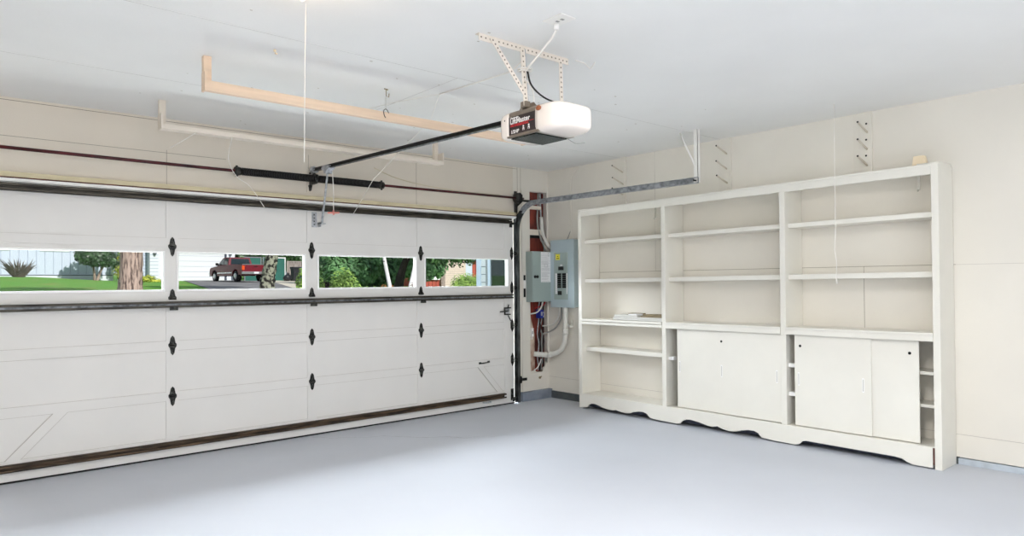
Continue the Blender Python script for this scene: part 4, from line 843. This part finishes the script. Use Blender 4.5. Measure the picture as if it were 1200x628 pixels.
b = MB(); b.box(TX-.74, TX+.74, TY-hL-.015, TY-hL, TZ+.74, TZ+1.17); b.box(TX-.10, TX+.14, TY-hL-.03, TY-hL-.01, TZ+1.03, TZ+1.09, M['black']); b.build('tailgate', M['truck'], tr)
b = MB(); b.box(TX-.96, TX+.96, TY-hL-.005, TY-hL+.06, TZ+1.19, TZ+1.235); b.build('bed_rail', M['chrome'], tr)
for s_ in (-1, 1):
    b = MB(); b.box(TX+s_*.80, TX+s_*(W+.004), TY-hL-.02, TY-hL+.10, TZ+.82, TZ+1.12); b.build('tail_light', M['lens'], tr)
    b = MB(); b.box(TX+s_*W, TX+s_*(W+.2), TY+1.12, TY+1.22, TZ+1.20, TZ+1.40); b.build('mirror', M['black'], tr, bevel=.02)
    b = MB(); b.box(TX+s_*(W-.002), TX+s_*(W+.012), TY-1.1, TY+1.35, TZ+.60, TZ+.68); b.build('side_moulding', M['chrome'], tr)
tr.rotation_euler = (0, 0, math.radians(6))

# fence panels, bins, trees behind
def panel(x0, x1, y, z0, z1, m, label, posts=M['greytrim'], pieces=None, name='fence_panel'):
    t = thing(name, label, 'fence', ((x0+x1)/2, y, z0)); b = MB()
    if pieces:
        k = x0
        while k < x1-.02: b.box(k, min(k+pieces-.015, x1), y, y+.03, z0, z1+random.Random(int(k*50)).uniform(-.03, .03)); k += pieces
    else: b.box(x0, x1, y, y+.04, z0, z1)
    b.build('panel', m, t)
    for xx in (x0, x1-.08):
        b = MB(); b.box(xx, xx+.08, y-.04, y, z0-.1, z1+.06); b.build('post', posts, t)
    b = MB(); b.box(x0, x1, y-.03, y, z1-.03, z1+.05); b.build('rail', posts, t); return t
panel(13.85, 15.25, 50, 1.6, 3.60, M['teal'], 'teal green gate panel behind the truck cab, nearer the garage')
panel(15.35, 16.2, 50, 1.6, 3.60, M['teal'], 'teal green gate panel just left of the leaning trunk')
panel(16.3, 17.28, 50, 1.6, 3.60, M['teal'], 'teal green gate panel with white post right of the leaning trunk', M['frame'])
panel(17.30, 18.60, 49.8, 1.6, 3.30, M['greywood'], 'weathered grey board fence section beside the black bins', M['greywood'], .14)
panel(18.65, 22.5, 52, 1.6, 3.1, M['darkbark'], 'dark board fence in the shade behind the bins', M['darkbark'], .14)
def bin_(x, y, w, h, m, label):
    z = gz(x, y)+.02; t = thing('wheelie_bin', label, 'bin', (x, y, z)); b = MB(); vs = []
    for (s, zz) in ((.8, z), (1, z+h*.88)):
        for (a, c) in ((-1, -1), (1, -1), (1, 1), (-1, 1)): vs.append(b.bm.verts.new((x+a*w/2*s, y+c*w/2*s, zz)))
    for f in ((3, 2, 1, 0), (4, 5, 6, 7), (0, 1, 5, 4), (1, 2, 6, 5), (2, 3, 7, 6), (3, 0, 4, 7)): b.bm.faces.new([vs[k] for k in f])
    b.build('body', m, t, bevel=.02)
    b = MB(); b.box(x-w*.54, x+w*.54, y-w*.58, y+w*.55, z+h*.88, z+h); b.build('lid', m, t, bevel=.02)
    for s in (-1, 1):
        b = MB(); b.tube([(x+s*w*.3, y+w*.45, z+.08), (x+s*w*.42, y+w*.45, z+.08)], .1, 12); b.build('wheel', M['tire'], t)
bin_(17.3, 48, .62, 1.15, M['binblack'], 'black bin standing at the right end of the grey board fence')
bin_(18.08, 48.9, .60, 1.10, M['binblue'], 'blue bin beside the light green bush')
t = thing('trash_bag', 'black rubbish bag slumped left of the black bin', 'bag', (16.55, 47.9, gz(16.55, 47.9)))
b = MB(); z = gz(16.55, 47.9); b.ball((16.55, 47.9, z+.27), .33, seg=12, sc=(1, .9, .85)); b.ball((16.65, 47.9, z+.58), .12, seg=8); rr = random.Random(2)
for v in b.bm.verts: v.co += Vector((rr.gauss(0, 1), rr.gauss(0, 1), rr.gauss(0, 1)))*.02
b.build('bag', M['binblack'], t)

TG = None
for k, (x, y, r, zc_, mm, lb) in enumerate([
  (16.0, 58, 2.9, 5.6, 'leafdark', 'dark leafy tree behind the teal gate panels'),
  (20.8, 62, 3.4, 5.8, 'leafdark', 'dark leafy tree behind the weathered grey fence'),
  (10.4, 25.5, 1.35, 2.9, 'leafblue', 'mid green tree behind the rounded bush at the left of the third window'),
  (13.2, 28.2, 1.75, 3.2, 'leafblue', 'broad mid green tree left of the nearer birch'),
  (16.6, 38, 2.6, 3.8, 'leaf', 'deep green tree seen behind the nearer birch trunk'),
  (13.7, 24.4, 1.3, 3.1, 'leafblue', 'mid green tree between the two birch trunks'),
  (21.2, 44.5, 2.6, 4.4, 'leafdark', 'dark tree far back in the middle of the third window'),
  (27.8, 41.0, 2.8, 4.6, 'leafdark', 'dark tree far back at the right of the third window')]):
    z = gz(x, y)
    plant('leafy_tree', lb, 'tree', (x, y, z), [((x, y, zc_), (r, r*.7, r)), ((x-r*.6, y-.8, zc_-r*.55), (r*.6, r*.5, r*.6)), ((x+r*.6, y-.6, zc_-r*.5), (r*.62, r*.5, r*.6)), ((x, y-1.0, zc_-r*.7), (r*.6, r*.4, r*.5))], 5200, .17, M[mm], 30+k, [[(x, y, z-.2), (x+.1, y, z+.8), (x, y, zc_)]], M['darkbark'], [.16, .12, .08], TG)
for k, (x, y, zc_, r, h, lb) in enumerate([(6.22, 20.8, 1.72, .45, .75, 'light green rounded bush at the right edge of the second window'), (7.42, 20, 1.62, .55, .72, 'rounded green bush at the left of the third window')]):
    plant('bush', lb, 'bush', (x, y, gz(x, y)), [((x, y, zc_-.3), (r, .6, h)), ((x-.2, y-.2, zc_-.7), (r*.9, .6, .6)), ((x+.35, y-.1, zc_-.55), (r*.7, .5, .6))], 2200, .075, M['leaflight'], 50+k)
t = thing('birch_tree', 'white birch trunk leaning left in the third window', 'tree', (6.2, 14, gz(6.2, 14)))
b = MB(); trunk(b, [(6.22, 14, .5), (6.13, 14, .9), (6.07, 14, 1.3), (5.97, 14, 1.75), (5.86, 14, 2.3), (5.70, 14, 3.4), (5.6, 14, 5)], [.085, .075, .066, .060, .056, .05, .04], 14, 3, .03); b.build('trunk', M['birch'], t)
b = MB(); leaves(b, [((5.3, 14, 5.2), (.9, .9, .8))], 500, .1, 8); b.build('foliage', M['leafblue'], t)
t = thing('birch_tree', 'white birch trunk leaning right at the edge of the third window', 'tree', (6.75, 14, gz(6.8, 14)))
b = MB(); trunk(b, [(6.68, 14, .5), (6.78, 14, .9), (6.86, 14, 1.2), (7.0, 14, 1.75), (7.14, 14, 2.3), (7.35, 14, 3.4), (7.5, 14, 5)], [.085, .08, .072, .062, .056, .05, .04], 14, 5, .03); b.build('trunk', M['birch'], t)
b = MB(); leaves(b, [((7.7, 14, 5.4), (.9, .9, .8))], 500, .1, 9); b.build('foliage', M['leafblue'], t)
z = gz(11.6, 22)
plant('maple_tree', 'tree with a dark trunk and low overhanging leaves across the fourth window', 'tree', (11.6, 22, z), [((12.2, 20.0, 2.62), (.75, .6, .45)), ((13.0, 19.7, 2.66), (.80, .6, .55)), ((13.75, 19.6, 2.62), (.55, .5, .42)), ((11.5, 20.2, 2.68), (.55, .6, .40)), ((12.6, 20.4, 4.4), (2.0, 1.4, 1.3))], 5200, .10, M['leaf'], 60, [[(11.2, 22, z-.2), (11.3, 22, z+.5), (11.5, 22, z+1.2), (11.8, 21.6, 3.4), (12, 22, 5)]], M['darkbark'], [.3, .22, .17, .14, .1])
panel(15.5, 16.4, 31, gz(15.6, 31)-.1, 1.75, M['orange'], 'orange cedar fence section seen between the two birch trunks', M['orange'], .14)
panel(9.6, 12.6, 29, gz(10, 29)-.1, 1.45, M['darkbark'], 'low dark fence under the trees in the third window', M['darkbark'], .14)

# red-brown house across to the right
t = thing('house', 'red brown house with a white window and pale brick wall, in the fourth window', 'house', (21.0, 30, 1.0))
b = MB(); b.box(17.9, 19.15, 30, 33, .6, 4.2); x = 18.0
while x < 19.1: b.box(x, x+.03, 29.985, 30, .6, 1.75, M['stud']); x += .28
b.build('wall', M['redside'], t)
b = MB(); b.box(18.0, 18.98, 29.94, 30, 1.62, 2.95); w = b.build('window', M['frame'], t)
b = MB(); b.box(18.06, 18.42, 29.92, 29.94, 1.78, 2.9); b.box(18.46, 18.86, 29.92, 29.94, 1.78, 2.9); b.build('pane', M['garagew'], w)
b = MB(); b.box(17.95, 19.06, 29.85, 29.95, 1.60, 1.72); b.build('sill', M['frame'], t)
b = MB(); b.box(19.12, 19.42, 29.8, 30.2, .6, 4.2); b.build('pillar', M['stone'], t)
b = MB(); b.box(19.42, 21.2, 30, 33, .6, 4.2)
z = .8
while z < 4: b.box(19.42, 21.2, 29.992, 30, z, z+.012, M['stone']); z += .12
b.build('brick_wall', M['brick'], t)
b = MB(); b.box(21.2, 21.75, 30.02, 30.1, .6, 2.95); b.build('side_door', M['siding'], t)
b = MB(); b.box(21.2, 25, 30.1, 33, .6, 4.2); x = 21.8
while x < 25: b.box(x, x+.03, 30.085, 30.1, .6, 4.2, M['stud']); x += .28
b.build('wall', M['redside'], t)
b = MB(); b.box(22.6, 23.6, 30.03, 30.1, 2.0, 2.9); b.build('window', M['frame'], t)
b = MB(); b.box(21.2, 25, 29.6, 30.1, 2.98, 3.1); b.build('fascia', M['frame'], t)
b = MB(); b.prism([(17.5, 4.2), (25.5, 4.2), (24, 5.8), (19, 5.8)], 'y', 29.4, 33.5); b.build('roof', M['roof'], t)
z = gz(9.8, 15)
plant('bush', 'rounded light green bush in front of the pale brick wall', 'bush', (9.9, 15, z), [((9.95, 15, 1.35), (.58, .5, .42)), ((9.55, 14.9, 1.22), (.34, .3, .28)), ((10.3, 15, 1.35), (.45, .4, .38)), ((9.95, 15, .95), (.5, .45, .4))], 3200, .045, M['leaflight'], 71)

# the wing of this house beside the driveway
t = thing('house_wing', 'white lap-sided wing of the house with a dark window, close outside the fourth window', 'house', (6.0, 4, 0))
WX = 4.2
b = MB(); b.box(WX, 8.0, 1.2, 6.66, .0, 3.2)
z = .30
while z < 3.1:
    b.prism([(WX-.035, z), (WX, z), (WX, z+.172), (WX-.010, z+.172)], 'y', 6.42, 6.64); b.box(WX-.012, WX, 6.42, 6.64, z-.012, z, M['dim']); z += .182  # dark strip under each lap paints its shadow gap
b.build('wall', M['wingside'], t)
b = MB(); b.box(WX-.04, WX+.12, 6.64, 6.80, .0, 3.2); b.build('corner_board', M['wingtrim'], t)
b = MB(); b.box(WX-.05, WX, 6.35, 6.44, .0, 3.2); b.build('grey_trim', M['greytrim'], t)
b = MB(); b.box(WX-.06, WX, 6.27, 6.35, .4, 2.6); b.box(WX-.06, WX, 4.9, 6.27, 2.5, 2.6); b.box(WX-.06, WX, 4.9, 6.27, .4, .5); b.box(WX-.06, WX, 4.84, 4.9, .5, 2.5); w = b.build('window', M['wingtrim'], t)
b = MB(); b.box(WX-.03, WX-.005, 4.9, 6.27, .5, 2.5); b.build('pane', M['darkglass'], w)
b = MB(); b.prism([(WX-.5, 3.1), (WX-.5, 3.25), (8.4, 4.6), (8.4, 3.1)], 'y', 1.0, 7.2); b.build('roof', M['roof'], t)
plant('bush', 'green shrub outside near the driveway, reflected in the dark window', 'bush', (3.6, -1.5, -.03), [((3.9, -1.5, 1.1), (1.2, .9, 1.3))], 1500, .1, M['leafdark'], 80) if False else None

# ------------------------------------------------------------------ light
def area(name, loc, rot, sx, sy, power, col):
    l = bpy.data.lights.new(name, 'AREA'); l.shape = 'RECTANGLE'; l.size = sx; l.size_y = sy; l.energy = power; l.color = col
    o = bpy.data.objects.new(name, l); C.objects.link(o); o.location = loc; o.rotation_euler = rot; return o
area('fill_side', (XL+0.02, -6.7, 1.35), (0, math.radians(-90), 0), 1.9, 2.9, 36, (0.95, 0.975, 1.0))  # added fill light from the left, source unseen
area('fill_back', (-4.65, YB+0.02, 1.55), (math.radians(-90), 0, 0), 3.4, 1.5, 72, (0.95, 0.975, 1.0)).rotation_euler = (math.radians(90), 0, 0)  # added fill light behind the camera, no window known there
area('fill_ceiling', (-3.5, -4.75, H-0.06), (0, 0, 0), 1.2, 0.3, 64, (1.0, 0.97, 0.93))  # added fill under the ceiling, out of view, no fitting
area('fill_ceiling', (-6.0, -4.6, H-0.06), (0, 0, 0), 1.2, 0.3, 18, (1.0, 0.97, 0.93))  # second, weaker added ceiling fill, also out of view
sun = bpy.data.lights.new('sun', 'SUN'); sun.energy = 3.8; sun.angle = math.radians(1.0); sun.color = (1.0, 0.97, 0.92)
so = bpy.data.objects.new('sun', sun); C.objects.link(so); so.rotation_euler = Vector((-0.15, 0.85, -0.62)).to_track_quat('-Z', 'Y').to_euler()

area('sky_fill_overhead', (-4.0, 2.4, 7.0), (0, 0, 0), 9.0, 3.4, 2000, (0.90, 0.95, 1.0))  # added panel standing in for sky, brightens the driveway for ceiling bounce
area('sky_fill_driveway', (-3.0, 5.0, 5.0), (math.radians(90), 0, math.radians(180)), 14.0, 5.2, 6300, (0.90, 0.95, 1.0)).rotation_euler = (math.radians(-90), 0, 0)  # added panel standing in for sky, lights the floor through the door windows
w = bpy.data.worlds.new('world'); bpy.context.scene.world = w; w.use_nodes = True; nt = w.node_tree
bg = nt.nodes['Background']; bg.inputs['Color'].default_value = (0.72, 0.84, 1.0, 1); bg.inputs['Strength'].default_value = 0.5

# ------------------------------------------------------------------ camera
cam = bpy.data.cameras.new('camera'); cam.sensor_width = 36; cam.lens = 24.0; cam.shift_y = 8/1200; cam.clip_start = 0.05; cam.clip_end = 500
co = bpy.data.objects.new('camera', cam); C.objects.link(co)
r_ = Vector((0.7585127, -0.6516130, -0.0076788)); u_ = Vector((-0.0019095, -0.0140060, 0.9999001)); bk = Vector((-0.6516555, -0.7584223, -0.0118680))
mx = Matrix((r_, u_, bk)).transposed().to_4x4(); mx.translation = Vector((-5.67144, -5.92801, 1.36564)); co.matrix_world = mx
sc = bpy.context.scene; sc.camera = co
sc.view_settings.view_transform = 'Standard'; sc.view_settings.look = 'None'; sc.view_settings.gamma = 1.0; sc.view_settings.use_curve_mapping = False
sc.view_settings.exposure = 0.12
sc.cycles.max_bounces = 12; sc.cycles.diffuse_bounces = 8; sc.cycles.transparent_max_bounces = 8; sc.cycles.sample_clamp_indirect = 6
